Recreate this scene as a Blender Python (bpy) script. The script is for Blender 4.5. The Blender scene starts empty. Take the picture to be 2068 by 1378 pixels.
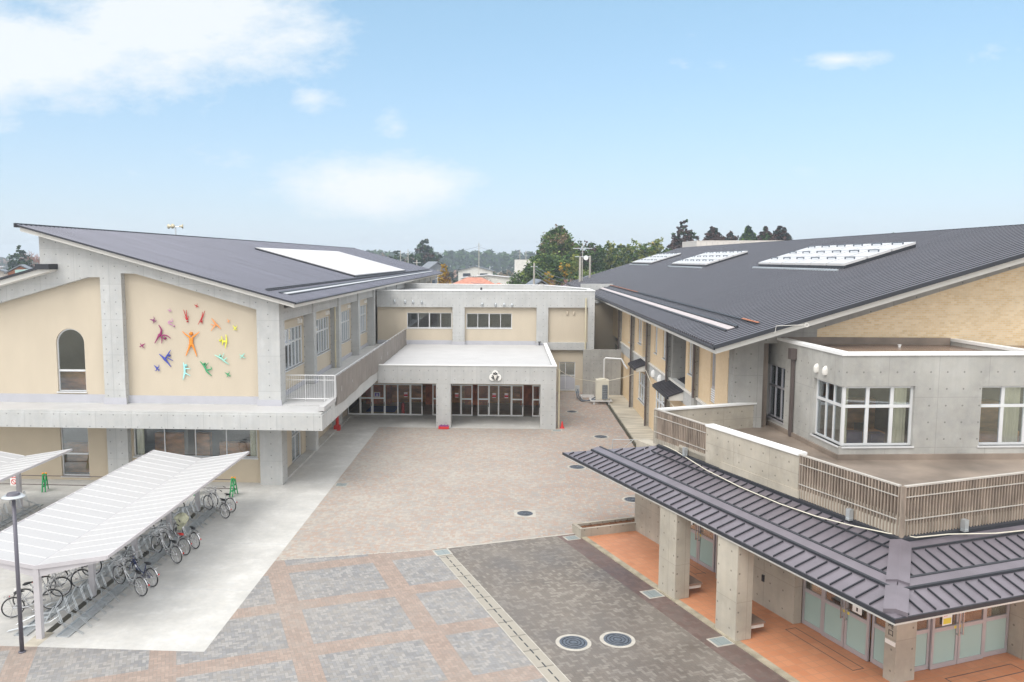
import bpy, math, random
from mathutils import Vector, Matrix
random.seed(7)
C = bpy.context.scene.collection
R_ = math.radians
sc = bpy.context.scene

# ------------------------------------------------------------------ materials
def nt(name):
    m = bpy.data.materials.new(name); m.use_nodes = True
    t = m.node_tree; return m, t, t.nodes['Principled BSDF']
def N(t, typ, **kw):
    n = t.nodes.new(typ)
    for k, v in kw.items():
        if k in n.inputs: n.inputs[k].default_value = v
        else: setattr(n, k, v)
    return n
def setin(n, i, v): n.inputs[i].default_value = v
def math_(t, op, a, b=None, c=None):
    n = t.nodes.new('ShaderNodeMath'); n.operation = op
    for i, v in enumerate((a, b, c)):
        if v is None: continue
        if isinstance(v, (int, float)): n.inputs[i].default_value = v
        else: t.links.new(v, n.inputs[i])
    return n.outputs[0]
def mix(t, f, a, b, mode='MIX'):
    n = t.nodes.new('ShaderNodeMix'); n.data_type = 'RGBA'; n.blend_type = mode
    for idx, v in ((0, f), (6, a), (7, b)):
        if isinstance(v, (int, float)): n.inputs[idx].default_value = v
        elif isinstance(v, (tuple, list)): n.inputs[idx].default_value = (*v[:3], 1)
        else: t.links.new(v, n.inputs[idx])
    return n.outputs[2]
def pos(t, rot=0.0, scale=(1, 1, 1)):
    g = t.nodes.new('ShaderNodeNewGeometry')
    mp = t.nodes.new('ShaderNodeMapping'); mp.inputs['Rotation'].default_value = (0, 0, -rot)
    mp.inputs['Scale'].default_value = scale
    t.links.new(g.outputs['Position'], mp.inputs['Vector'])
    return mp.outputs[0]
def noise(t, vec, scale, detail=4, rough=.55):
    n = t.nodes.new('ShaderNodeTexNoise'); n.inputs['Scale'].default_value = scale
    n.inputs['Detail'].default_value = detail; n.inputs['Roughness'].default_value = rough
    t.links.new(vec, n.inputs['Vector']); return n.outputs['Fac']
def ramp(t, fac, lo, hi, a=0.0, b=1.0):
    n = t.nodes.new('ShaderNodeMapRange'); t.links.new(fac, n.inputs[0])
    n.inputs[1].default_value = lo; n.inputs[2].default_value = hi
    n.inputs[3].default_value = a; n.inputs[4].default_value = b
    return n.outputs[0]
def bump(t, bs, h, strength=.3, dist=.02):
    b = t.nodes.new('ShaderNodeBump'); b.inputs['Strength'].default_value = strength
    b.inputs['Distance'].default_value = dist; t.links.new(h, b.inputs['Height'])
    t.links.new(b.outputs[0], bs.inputs['Normal'])
def sc3(c, k): return tuple(min(1, x*k) for x in c[:3])

def plain(name, col, rough=.7, metal=0, var=.12, scale=1.5, spec=.4, stretch=(1, 1, 1), bm=0):
    m, t, b = nt(name)
    b.inputs['Roughness'].default_value = rough; b.inputs['Metallic'].default_value = metal
    b.inputs['Specular IOR Level'].default_value = spec
    p = pos(t, 0, stretch)
    f = noise(t, p, scale, 5)
    c = mix(t, ramp(t, f, .3, .7), sc3(col, 1-var), sc3(col, 1+var))
    t.links.new(c, b.inputs['Base Color'])
    if bm: bump(t, b, noise(t, p, scale*14, 3), bm)
    return m

def concrete(name, col=(.44, .445, .44), rot=0.0, holes=True, joint=1.8, stain=.22, warm=None):
    m, t, b = nt(name); b.inputs['Roughness'].default_value = .82
    b.inputs['Specular IOR Level'].default_value = .3
    p = pos(t, rot); s = t.nodes.new('ShaderNodeSeparateXYZ'); t.links.new(p, s.inputs[0])
    g = t.nodes.new('ShaderNodeNewGeometry')
    mp = t.nodes.new('ShaderNodeVectorRotate'); mp.rotation_type = 'Z_AXIS'; mp.inputs['Angle'].default_value = -rot
    t.links.new(g.outputs['True Normal'], mp.inputs['Vector'])
    sn = t.nodes.new('ShaderNodeSeparateXYZ'); t.links.new(mp.outputs[0], sn.inputs[0])
    isx = math_(t, 'GREATER_THAN', math_(t, 'ABSOLUTE', sn.outputs[0]), .6)
    up = math_(t, 'GREATER_THAN', math_(t, 'ABSOLUTE', sn.outputs[2]), .6)
    u = math_(t, 'ADD', math_(t, 'MULTIPLY', s.outputs[1], isx), math_(t, 'MULTIPLY', s.outputs[0], math_(t, 'SUBTRACT', 1, isx)))
    z = s.outputs[2]
    n1 = ramp(t, noise(t, p, .55, 6, .6), .35, .68)
    n2 = ramp(t, noise(t, p, 3.2, 5, .65), .3, .7)
    pv = pos(t, rot, (5, 5, .25)); n3 = ramp(t, noise(t, pv, 1.0, 4), .35, .75)
    w = warm or (col[0]*1.06, col[1]*1.01, col[2]*.93)
    c = mix(t, n1, sc3(col, 1-stain), sc3(col, 1+stain*.6))
    c = mix(t, math_(t, 'MULTIPLY', n2, .4), c, sc3(w, 1.08))
    c = mix(t, math_(t, 'MULTIPLY', n3, .30), c, sc3(col, .70))
    n4 = ramp(t, noise(t, pos(t, rot, (1, 1, .7)), 1.1, 7, .7), .54, .66)
    c = mix(t, math_(t, 'MULTIPLY', n4, .38), c, sc3(col, 1.22))
    wall = math_(t, 'SUBTRACT', 1, up)
    # formwork panel joints
    def line(v, pitch, w_, off=0.0):
        f = math_(t, 'PINGPONG', math_(t, 'ADD', v, off), pitch/2)
        return math_(t, 'LESS_THAN', f, w_)
    j = math_(t, 'MAXIMUM', line(u, joint, .012, .37), line(z, joint, .010, .55))
    j = math_(t, 'MULTIPLY', j, wall)
    c = mix(t, math_(t, 'MULTIPLY', j, .38), c, sc3(col, .45))
    # each formwork panel has its own slight tone
    wn = t.nodes.new('ShaderNodeTexWhiteNoise'); wn.noise_dimensions = '2D'
    cm = t.nodes.new('ShaderNodeCombineXYZ')
    t.links.new(math_(t, 'FLOOR', math_(t, 'DIVIDE', math_(t, 'ADD', u, .37), joint)), cm.inputs[0])
    t.links.new(math_(t, 'FLOOR', math_(t, 'DIVIDE', math_(t, 'ADD', z, .55), joint)), cm.inputs[1])
    t.links.new(cm.outputs[0], wn.inputs['Vector'])
    c = mix(t, math_(t, 'MULTIPLY', math_(t, 'MULTIPLY', wn.outputs[0], wall), .16), c, sc3(col, .7))
    if holes:
        du = math_(t, 'SUBTRACT', math_(t, 'PINGPONG', math_(t, 'ADD', u, .37+.3), .3), 0)
        dz = math_(t, 'PINGPONG', math_(t, 'ADD', z, .55+.3), .3)
        r2 = math_(t, 'SQRT', math_(t, 'ADD', math_(t, 'POWER', du, 2), math_(t, 'POWER', dz, 2)))
        h = math_(t, 'MULTIPLY', math_(t, 'LESS_THAN', r2, .032), wall)
        c = mix(t, math_(t, 'MULTIPLY', h, .7), c, sc3(col, .3))
    t.links.new(c, b.inputs['Base Color'])
    bump(t, b, noise(t, p, 22, 4), .12, .01)
    return m

def herring(name, w, cols, rot=0.0, mort=(.3, .28, .26), grid=None, wx=None, damp=0.0, gridcols=None, wear=(.5, .43, .36), wearamt=.35):
    """herringbone pavers 2w x w; grid=(pitch_u, off_u, pitch_v, off_v, width) of banding"""
    m, t, b = nt(name); b.inputs['Specular IOR Level'].default_value = .35
    p = pos(t, rot); s = t.nodes.new('ShaderNodeSeparateXYZ'); t.links.new(p, s.inputs[0])
    X = math_(t, 'DIVIDE', s.outputs[0], w); Y = math_(t, 'DIVIDE', s.outputs[1], w)
    i = math_(t, 'FLOOR', X); j = math_(t, 'FLOOR', Y)
    fx = math_(t, 'SUBTRACT', X, i); fy = math_(t, 'SUBTRACT', Y, j)
    k = math_(t, 'FLOORED_MODULO', math_(t, 'SUBTRACT', i, j), 4)
    hor = math_(t, 'LESS_THAN', k, 1.5); ver = math_(t, 'SUBTRACT', 1, hor)
    offv = math_(t, 'SUBTRACT', 3, k)
    idx = math_(t, 'SUBTRACT', i, math_(t, 'MULTIPLY', k, hor))
    idy = math_(t, 'SUBTRACT', j, math_(t, 'MULTIPLY', offv, ver))
    lx = math_(t, 'SUBTRACT', X, idx); ly = math_(t, 'SUBTRACT', Y, idy)
    sx = math_(t, 'ADD', 1, hor); sy = math_(t, 'ADD', 1, ver)
    ex = math_(t, 'MINIMUM', lx, math_(t, 'SUBTRACT', sx, lx)); ey = math_(t, 'MINIMUM', ly, math_(t, 'SUBTRACT', sy, ly))
    mo = math_(t, 'LESS_THAN', math_(t, 'MINIMUM', ex, ey), .055)
    cm = t.nodes.new('ShaderNodeCombineXYZ'); t.links.new(idx, cm.inputs[0]); t.links.new(idy, cm.inputs[1]); t.links.new(hor, cm.inputs[2])
    wn = t.nodes.new('ShaderNodeTexWhiteNoise'); wn.noise_dimensions = '3D'; t.links.new(cm.outputs[0], wn.inputs['Vector'])
    def cr(colors):
        r = t.nodes.new('ShaderNodeValToRGB'); r.color_ramp.interpolation = 'CONSTANT'
        e = r.color_ramp.elements
        while len(e) < len(colors): e.new(.5)
        for q, cc in enumerate(colors):
            e[q].position = q/len(colors); e[q].color = (*cc, 1)
        t.links.new(wn.outputs[0], r.inputs[0]); return r.outputs[0]
    c = cr(cols)
    if grid:
        pu, ou, pvv, ov, wd = grid
        a = math_(t, 'LESS_THAN', math_(t, 'FLOORED_MODULO', math_(t, 'SUBTRACT', s.outputs[0], ou), pu), wd)
        d = math_(t, 'LESS_THAN', math_(t, 'FLOORED_MODULO', math_(t, 'SUBTRACT', s.outputs[1], ov), pvv), wd)
        c = mix(t, math_(t, 'MAXIMUM', a, d), c, cr(gridcols))
    c = mix(t, math_(t, 'MULTIPLY', mo, .7), c, mort)
    n1 = ramp(t, noise(t, p, .22, 6, .62), .42, .66)
    wf = math_(t, 'MULTIPLY', n1, wearamt)
    if wx:
        gx = ramp(t, math_(t, 'ADD', s.outputs[0], math_(t, 'MULTIPLY', noise(t, p, .35, 3), 4)), wx[0], wx[1], 1, 0)
        wf = math_(t, 'ADD', math_(t, 'MULTIPLY', wf, .45), math_(t, 'MULTIPLY', gx, .5))
    wf = math_(t, 'MULTIPLY', wf, math_(t, 'ADD', .45, math_(t, 'MULTIPLY', wn.outputs[0], .8)))
    c = mix(t, wf, c, wear)
    n2 = ramp(t, noise(t, p, 1.3, 5, .6), .35, .7)
    c = mix(t, math_(t, 'MULTIPLY', n2, .22), c, (.20, .175, .155))
    r = .75
    if damp:
        n3 = ramp(t, noise(t, pos(t, rot, (1, .6, 1)), .38, 5, .6), .38, .62)
        c = mix(t, math_(t, 'MULTIPLY', n3, damp), c, mix(t, 1.0, c, (.62, .6, .6), 'MULTIPLY'))
        t.links.new(ramp(t, n3, 0, 1, .75, .34), b.inputs['Roughness'])
    else: b.inputs['Roughness'].default_value = r
    t.links.new(c, b.inputs['Base Color'])
    bump(t, b, math_(t, 'SUBTRACT', 1, mo), .25, .006)
    return m

def brickmat(name, c1, c2, mort, bw, bh, rot=0.0, axis='y', rough=.6, ms=.08, patch=None):
    m, t, b = nt(name); b.inputs['Roughness'].default_value = rough
    p = pos(t, rot); s = t.nodes.new('ShaderNodeSeparateXYZ'); t.links.new(p, s.inputs[0])
    cm = t.nodes.new('ShaderNodeCombineXYZ')
    if axis == 'y': a, q = s.outputs[0], s.outputs[2]
    elif axis == 'x': a, q = s.outputs[1], s.outputs[2]
    else: a, q = s.outputs[0], s.outputs[1]
    t.links.new(a, cm.inputs[0]); t.links.new(q, cm.inputs[1])
    br = t.nodes.new('ShaderNodeTexBrick'); t.links.new(cm.outputs[0], br.inputs['Vector'])
    br.inputs['Color1'].default_value = (*c1, 1); br.inputs['Color2'].default_value = (*c2, 1)
    br.inputs['Mortar'].default_value = (*mort, 1); br.inputs['Scale'].default_value = 1
    br.inputs['Brick Width'].default_value = bw; br.inputs['Row Height'].default_value = bh
    br.inputs['Mortar Size'].default_value = bh*ms; br.offset = .5 if axis != 'z' else 0.0
    c = br.outputs[0]
    n1 = ramp(t, noise(t, p, .5, 5), .35, .7)
    c = mix(t, math_(t, 'MULTIPLY', n1, .3), c, patch or c1)
    c = mix(t, ramp(t, noise(t, p, 2.5, 5, .7), .5, .8, 0, .25), c, sc3(c1, .6))
    t.links.new(c, b.inputs['Base Color'])
    bump(t, b, br.outputs[1], -.2, .006)
    return m

def glassmat(name, tint=(.55, .6, .6), rough=.03, frost=None, refl=.5):
    m, t, b = nt(name)
    t.nodes.remove(b); out = t.nodes['Material Output']
    tr = t.nodes.new('ShaderNodeBsdfTransparent'); tr.inputs[0].default_value = (*tint, 1)
    gl = t.nodes.new('ShaderNodeBsdfGlossy'); gl.inputs['Roughness'].default_value = rough
    gl.inputs[0].default_value = (.9, .95, 1, 1)
    fr = t.nodes.new('ShaderNodeFresnel'); fr.inputs[0].default_value = 1.5
    f = math_(t, 'MINIMUM', math_(t, 'MULTIPLY', fr.outputs[0], 1.5*refl/.5), .9)
    mx = t.nodes.new('ShaderNodeMixShader'); t.links.new(f, mx.inputs[0])
    t.links.new(tr.outputs[0], mx.inputs[1]); t.links.new(gl.outputs[0], mx.inputs[2])
    last = mx.outputs[0]
    if frost:
        df = t.nodes.new('ShaderNodeBsdfDiffuse'); df.inputs[0].default_value = (*frost, 1)
        m2 = t.nodes.new('ShaderNodeMixShader'); m2.inputs[0].default_value = .82
        t.links.new(last, m2.inputs[1]); t.links.new(df.outputs[0], m2.inputs[2]); last = m2.outputs[0]
    t.links.new(last, out.inputs[0])
    return m

A225 = R_(22.5); A5 = R_(5)
MT = {}
MT['conc'] = concrete('concrete_smooth', (.48, .487, .485), stain=.14)
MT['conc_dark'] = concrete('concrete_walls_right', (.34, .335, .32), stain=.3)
MT['conc_p'] = concrete('concrete_porch', (.43, .395, .335), rot=A225, stain=.3)
MT['conc_b'] = concrete('concrete_annex', (.41, .405, .385), rot=A5, stain=.3)
MT['apron'] = concrete('concrete_apron', (.50, .495, .48), holes=False, joint=6.0, stain=.17)
MT['terrace'] = plain('terrace_coating', (.47, .465, .465), .6, var=.05, scale=.8)
MT['skirt'] = plain('skirting_coating', (.44, .44, .475), .6, var=.05)
MT['cream'] = plain('cream_render', (.53, .46, .36), .85, var=.035, scale=.8, bm=.08, stretch=(1.6, 1.6, .6))
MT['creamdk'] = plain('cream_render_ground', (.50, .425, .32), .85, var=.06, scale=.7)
MT['brick'] = brickmat('yellow_brick_tile', (.68, .49, .26), (.80, .63, .41), (.70, .63, .52), .21, .085, patch=(.70, .58, .41))
MT['brickx'] = brickmat('yellow_brick_tile_side', (.68, .51, .31), (.72, .55, .36), (.66, .55, .40), .21, .085, axis='x', patch=(.66, .47, .25))
MT['roofL'] = plain('metal_roof_left', (.115, .118, .15), .40, .3, var=.16, scale=.5, stretch=(.12, 1.6, 1), spec=.5)  # same metal as the right roof; glancing sky sheen painted in as lighter tone
MT['roofR'] = plain('metal_roof_right', (.048, .045, .054), .40, .3, var=.22, scale=.6, stretch=(.12, 1.6, 1), spec=.5)  # pans darkened: shade between the ribs painted into the colour
MT['roofP'] = plain('metal_roof_porch', (.17, .15, .172), .36, .3, var=.14, scale=1.1, spec=.5)
MT['dark'] = plain('dark_metal', (.035, .037, .045), .5, .2, var=.1)
MT['white'] = plain('white_paint', (.76, .76, .75), .5, var=.03)
MT['fascia'] = plain('fascia_paint', (.66, .64, .60), .6, var=.05)
MT['frame'] = plain('white_aluminium', (.66, .665, .67), .4, .2, var=.04)
MT['framed'] = plain('silver_aluminium', (.48, .46, .48), .4, .4, var=.05)
MT['panelwhite'] = brickmat('white_roof_panel', (.60, .58, .575), (.57, .56, .565), (.44, .43, .44), 3.0, .45, axis='z', ms=.05, rough=.5)
MT['skylight'] = plain('skylight_white', (.56, .55, .55), .35, var=.03)
MT['glass'] = glassmat('window_glass', (.95, .96, .955), refl=.95)
MT['glassd'] = glassmat('door_glass', (.92, .90, .86), refl=.25)
MT['frost'] = glassmat('frosted_glass', (.6, .7, .68), frost=(.43, .56, .52), refl=.2)
MT['curtain'] = plain('curtain_cream', (.85, .82, .64), .9, var=.12, scale=3, stretch=(6, 6, .3))
MT['curtaing'] = plain('curtain_green', (.62, .74, .75), .9, var=.2, scale=3, stretch=(6, 6, .3))
MT['wood'] = plain('interior_wood', (.70, .33, .13), .6, var=.4, scale=1.2, stretch=(1, 1, 3))
MT['woodr'] = plain('interior_lockers', (.68, .22, .10), .6, var=.45, scale=1.3)
MT['intf'] = plain('interior_floor', (.48, .40, .31), .5, var=.2)
MT['intw'] = plain('interior_wall', (.32, .30, .27), .9, var=.15, scale=.6)
MT['intd'] = plain('interior_wall_dark', (.13, .115, .10), .9, var=.3, scale=.9)
MT['ringl'] = plain('gutter_sheet', (.45, .40, .40), .6, var=.1)
MT['panelv'] = brickmat('ribbed_wall_sheet', (.50, .47, .45), (.60, .57, .54), (.42, .40, .38), .8, 2.0, axis='y', ms=.02)
MT['doorf'] = plain('bright_door_frame', (.88, .88, .87), .4, var=.02)
MT['panelb'] = plain('brown_screen_sheet', (.15, .10, .075), .5, var=.4, scale=1.2, stretch=(1, 1, .4))
MT['ribcap'] = plain('rib_top_painted_highlight', (.17, .165, .185), .4, .3, var=.1)  # rib tops lightened: the sky they catch is painted into the colour
MT['ribtop_litL'] = plain('rib_top_painted_highlight_left', (.18, .18, .215), .4, .3, var=.1)  # left roof's rib tops, the same painted sky highlight
MT['tile'] = brickmat('terracotta_tile', (.50, .205, .10), (.56, .25, .13), (.44, .22, .13), .3, .3, rot=A225, axis='z', ms=.05, patch=(.60, .29, .16))
MT['kerb'] = plain('kerb_stone', (.36, .32, .24), .8, var=.3, scale=2.5)
MT['drain'] = brickmat('drain_channel', (.31, .285, .24), (.34, .31, .26), (.16, .145, .125), 2.0, 1.0, rot=A225, axis='z', ms=.03)
MT['pipecream'] = plain('cream_pipe', (.55, .50, .36), .5, var=.05)
MT['pipedark'] = plain('brown_pipe', (.10, .08, .075), .5, var=.15)
MT['net'] = plain('balcony_net', (.23, .205, .185), .95, var=.14, scale=2.2, stretch=(1, 1.2, .35))
MT['slat'] = plain('weathered_slat', (.29, .235, .19), .7, var=.35, scale=2.0, stretch=(2, 2, .5))
MT['slatrail'] = plain('slat_rail', (.5, .47, .43), .5, .2, var=.1)
MT['galv'] = plain('galvanised_steel', (.52, .55, .57), .35, .6, var=.12, scale=4)
MT['poly'] = plain('shed_roof_sheet', (.43, .43, .44), .4, var=.03, scale=.6)
MT['polyrib'] = plain('shed_roof_rib', (.62, .62, .62), .4, var=.02)
MT['shedsteel'] = plain('shed_steel', (.55, .53, .55), .45, .2, var=.06)
MT['wetroof'] = plain('brown_wet_roof', (.20, .14, .11), .25, var=.4, scale=.45, spec=.6)
MT['terfloor'] = plain('brown_terrace_floor', (.23, .185, .15), .5, var=.35, scale=.6)
MT['grate'] = brickmat('steel_grate', (.28, .33, .33), (.33, .37, .37), (.16, .18, .18), .5, .05, rot=A225, axis='z', ms=.3)
MT['iron'] = plain('cast_iron', (.12, .14, .17), .5, .5, var=.3, scale=14)
MT['ringc'] = plain('manhole_ring', (.42, .395, .35), .8, var=.15, scale=4)
MT['dirt'] = plain('planter_soil', (.15, .065, .03), .95, var=.6, scale=7, bm=.6)
MT['black'] = plain('black_rubber', (.012, .012, .013), .6, var=.1)
MT['blackpl'] = plain('black_plastic', (.02, .02, .022), .45, var=.1)
MT['chrome'] = plain('silver_metal', (.62, .62, .63), .25, .8, var=.05)
MT['red'] = plain('red_paint', (.55, .035, .03), .45, var=.1)
MT['redsad'] = plain('red_vinyl', (.6, .03, .02), .5, var=.1)
MT['navy'] = plain('navy_paint', (.02, .035, .13), .35, var=.1)
MT['green'] = plain('green_plastic', (.03, .30, .10), .45, var=.15)
MT['teal'] = plain('teal_plastic', (.15, .5, .42), .45, var=.1)
MT['orange'] = plain('orange_plastic', (.85, .33, .03), .45, var=.1)
MT['blue'] = plain('blue_mat', (.02, .07, .42), .7, var=.1)
MT['signred'] = plain('sign_red', (.62, .04, .04), .6, var=.05)
MT['signyel'] = plain('sign_yellow', (.75, .62, .08), .6, var=.05)
MT['paper'] = plain('sign_white', (.8, .79, .76), .6, var=.03)
MT['cable'] = plain('cable_cream', (.66, .62, .52), .6, var=.05)
MT['lamp'] = plain('lamp_post_paint', (.13, .125, .15), .45, .3, var=.08)
MT['gutter'] = plain('wet_gutter', (.035, .033, .022), .35, var=.5, scale=2)
MT['walk'] = plain('stained_walkway', (.40, .365, .30), .8, var=.32, scale=.9, stretch=(.5, 2.2, 1))
MT['acbody'] = plain('air_conditioner_paint', (.60, .57, .48), .5, var=.05)
MT['raincoat'] = plain('raincoat_cloth', (.58, .58, .42), .8, var=.2, scale=6)
MT['paveA'] = herring('courtyard_pavers', .105, [(.37, .255, .20), (.30, .275, .26), (.34, .235, .19), (.27, .262, .255), (.39, .325, .275), (.31, .235, .205)],
                      rot=0.0, wear=(.42, .385, .34), wearamt=.75, wx=(1.0, 9), mort=(.21, .19, .17))
MT['paveB'] = herring('grey_pavers_with_bands', .105, [(.245, .245, .25), (.285, .28, .275), (.21, .21, .215), (.315, .305, .295), (.255, .245, .235)],
                      rot=A225, grid=(3.9, 2.72, 3.3, 22.75, .74), gridcols=[(.315, .24, .20), (.28, .215, .18), (.345, .265, .22), (.30, .235, .20)], wear=(.35, .32, .285), wearamt=.35, mort=(.17, .16, .15))
MT['paveC'] = herring('brown_grey_pavers', .105, [(.185, .16, .138), (.225, .20, .175), (.165, .143, .123), (.265, .24, .21), (.15, .132, .114)],
                      rot=A225, damp=.65, wear=(.265, .238, .205), wearamt=.45, mort=(.09, .08, .07))
MT['paveD'] = herring('dark_red_border_pavers', .11, [(.15, .095, .085), (.18, .12, .11), (.135, .095, .09)], rot=A225, damp=.8, wear=(.21, .165, .135), wearamt=.4, mort=(.10, .08, .07))

# ------------------------------------------------------------------ frames and mesh building
FR = {'W': ((0, 0), 0.0), 'R': ((0, 0), A225), 'B': ((11.7, 29.0), A5)}
def f2w(fr, p):
    (ox, oy), a = FR[fr]; c, s = math.cos(a), math.sin(a)
    return (ox+p[0]*c-p[1]*s, oy+p[0]*s+p[1]*c, p[2] if len(p) > 2 else 0)
BASE = {}
def thing(name, label, cat, base=(0, 0, 0), fr='W', group=None, kind=None):
    o = bpy.data.objects.new(name, None); o.empty_display_size = .3; C.objects.link(o)
    o.location = f2w(fr, base); o.rotation_euler = (0, 0, FR[fr][1])
    o['label'] = label; o['category'] = cat
    if group: o['group'] = group
    BASE[o] = (base, fr); return o
class M:
    def __init__(s): s.v = []; s.f = []; s.mi = []; s.cur = 0; s.smooth = False
    def face(s, pts):
        n = len(s.v); s.v += [tuple(p) for p in pts]; s.f.append(list(range(n, n+len(pts)))); s.mi.append(s.cur)
    def hexa(s, c):
        n = len(s.v); s.v += [tuple(p) for p in c]
        for q in ((0, 3, 2, 1), (4, 5, 6, 7), (0, 1, 5, 4), (1, 2, 6, 5), (2, 3, 7, 6), (3, 0, 4, 7)):
            s.f.append([n+i for i in q]); s.mi.append(s.cur)
        return s
    def box(s, x0, x1, y0, y1, z0, z1):
        if x0 > x1: x0, x1 = x1, x0
        if y0 > y1: y0, y1 = y1, y0
        return s.hexa([(x0, y0, z0), (x1, y0, z0), (x1, y1, z0), (x0, y1, z0), (x0, y0, z1), (x1, y0, z1), (x1, y1, z1), (x0, y1, z1)])
    def prism(s, poly, axis, a0, a1):
        """polygon in the plane perpendicular to axis, extruded a0..a1"""
        def P(q, a): return {'y': (q[0], a, q[1]), 'x': (a, q[0], q[1]), 'z': (q[0], q[1], a)}[axis]
        n = len(s.v); k = len(poly)
        s.v += [P(q, a0) for q in poly]+[P(q, a1) for q in poly]
        s.f.append(list(range(n, n+k))); s.f.append(list(range(n+2*k-1, n+k-1, -1))); s.mi += [s.cur]*2
        for i in range(k):
            j = (i+1) % k; s.f.append([n+i, n+k+i, n+k+j, n+j]); s.mi.append(s.cur)
        return s
    def tube(s, pts, r, sides=6, flat=None, caps=True):
        pts = [Vector(p) for p in pts]; rs = r if isinstance(r, (list, tuple)) else [r]*len(pts)
        n0 = len(s.v); up = Vector((0, 0, 1)); prev = None
        for i, p in enumerate(pts):
            d = (pts[min(i+1, len(pts)-1)]-pts[max(i-1, 0)])
            if d.length < 1e-9: d = Vector((0, 0, 1))
            d.normalize()
            if prev is None:
                a = d.cross(up)
                if a.length < .05: a = d.cross(Vector((0, 1, 0)))
                a.normalize()
            else:
                a = prev-d*prev.dot(d)
                if a.length < 1e-4: a = d.cross(up)
                a.normalize()
            prev = a; b = d.cross(a)
            for k in range(sides):
                t = 2*math.pi*k/sides
                q = p+(a*math.cos(t)+b*math.sin(t))*rs[i]
                if flat: q.y = flat[0]+(q.y-flat[0])*flat[1]
                s.v.append(tuple(q))
        for i in range(len(pts)-1):
            for k in range(sides):
                k2 = (k+1) % sides; a = n0+i*sides
                s.f.append([a+k, a+k2, a+sides+k2, a+sides+k]); s.mi.append(s.cur)
        if caps:
            s.f.append([n0+k for k in reversed(range(sides))]); s.mi.append(s.cur)
            e = n0+(len(pts)-1)*sides; s.f.append([e+k for k in range(sides)]); s.mi.append(s.cur)
        return s
    def disc(s, c, r, h, seg=24, axis='z', r2=None):
        r2 = r if r2 is None else r2; n = len(s.v)
        for rr, hh in ((r, 0), (r2, h)):
            for k in range(seg):
                t = 2*math.pi*k/seg; a, b = rr*math.cos(t), rr*math.sin(t)
                s.v.append({'z': (c[0]+a, c[1]+b, c[2]+hh), 'y': (c[0]+a, c[1]+hh, c[2]+b), 'x': (c[0]+hh, c[1]+a, c[2]+b)}[axis])
        s.f.append([n+k for k in reversed(range(seg))]); s.f.append([n+seg+k for k in range(seg)]); s.mi += [s.cur]*2
        for k in range(seg):
            k2 = (k+1) % seg; s.f.append([n+k, n+k2, n+seg+k2, n+seg+k]); s.mi.append(s.cur)
        return s
    def torus(s, c, R, r, seg=28, sides=6, axis='y'):
        pts = []
        n = len(s.v)
        for i in range(seg):
            t = 2*math.pi*i/seg
            for k in range(sides):
                u = 2*math.pi*k/sides; rr = R+r*math.cos(u); h = r*math.sin(u)
                if axis == 'y': s.v.append((c[0]+rr*math.cos(t), c[1]+h, c[2]+rr*math.sin(t)))
                else: s.v.append((c[0]+rr*math.cos(t), c[1]+rr*math.sin(t), c[2]+h))
        for i in range(seg):
            for k in range(sides):
                a, b = i*sides, ((i+1) % seg)*sides; k2 = (k+1) % sides
                s.f.append([n+a+k, n+b+k, n+b+k2, n+a+k2]); s.mi.append(s.cur)
        return s
    def ob(s, P0, du, n, u0, u1, d0, d1, z0, z1):
        """oriented box: u along du, d inward (against n)"""
        def P(u, d, z): return (P0[0]+du[0]*u-n[0]*d, P0[1]+du[1]*u-n[1]*d, z)
        return s.hexa([P(u0, d0, z0), P(u1, d0, z0), P(u1, d1, z0), P(u0, d1, z0), P(u0, d0, z1), P(u1, d0, z1), P(u1, d1, z1), P(u0, d1, z1)])
    def wall(s, P0, du, n, W, z0, z1, th, holes, d0=0.0):
        us = sorted({0, W, *[h[0] for h in holes], *[h[1] for h in holes]})
        for a, b in zip(us[:-1], us[1:]):
            if b-a < 1e-6: continue
            hs = sorted([(h[2], h[3]) for h in holes if h[0] <= a+1e-6 and h[1] >= b-1e-6])
            z = z0
            for q in hs:
                if q[0] > z+1e-6: s.ob(P0, du, n, a, b, d0, d0+th, z, q[0])
                z = q[1]
            if z < z1-1e-6: s.ob(P0, du, n, a, b, d0, d0+th, z, z1)
        return s
    def build(s, name, mats, parent=None, smooth=False, label=None):
        me = bpy.data.meshes.new(name)
        off = (0, 0, 0)
        if parent is not None:
            r = parent
            while r.parent: r = r.parent
            off = BASE[r][0]
        me.from_pydata([(v[0]-off[0], v[1]-off[1], v[2]-off[2]) for v in s.v], [], s.f)
        if not isinstance(mats, (list, tuple)): mats = [mats]
        for m in mats: me.materials.append(MT[m] if isinstance(m, str) else m)
        for p, i in zip(me.polygons, s.mi):
            p.material_index = i
            p.use_smooth = smooth
        import bmesh
        bm = bmesh.new(); bm.from_mesh(me)
        bmesh.ops.recalc_face_normals(bm, faces=bm.faces); bm.to_mesh(me); bm.free()
        me.update()
        o = bpy.data.objects.new(name, me); C.objects.link(o)
        if parent is not None: o.parent = parent
        if label: o['label'] = label
        return o
def tag(o, label, cat, group=None, kind=None):
    if label: o['label'] = label
    if cat: o['category'] = cat
    if group: o['group'] = group
    if kind: o['kind'] = kind
    return o
def solo(m, name, mats, label, cat, base=(0, 0, 0), fr='W', group=None, smooth=False):
    """a thing that is one mesh, its origin at its base"""
    m.v = [(v[0]-base[0], v[1]-base[1], v[2]-base[2]) for v in m.v]
    o = m.build(name, mats, None, smooth)
    o.location = f2w(fr, base); o.rotation_euler = (0, 0, FR[fr][1])
    BASE[o] = (base, fr)
    return tag(o, label, cat, group)
def struct(m, name, mats, fr='W'):
    o = m.build(name, mats); o.location = f2w(fr, (0, 0, 0)); o.rotation_euler = (0, 0, FR[fr][1])
    o['kind'] = 'structure'; return o
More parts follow.
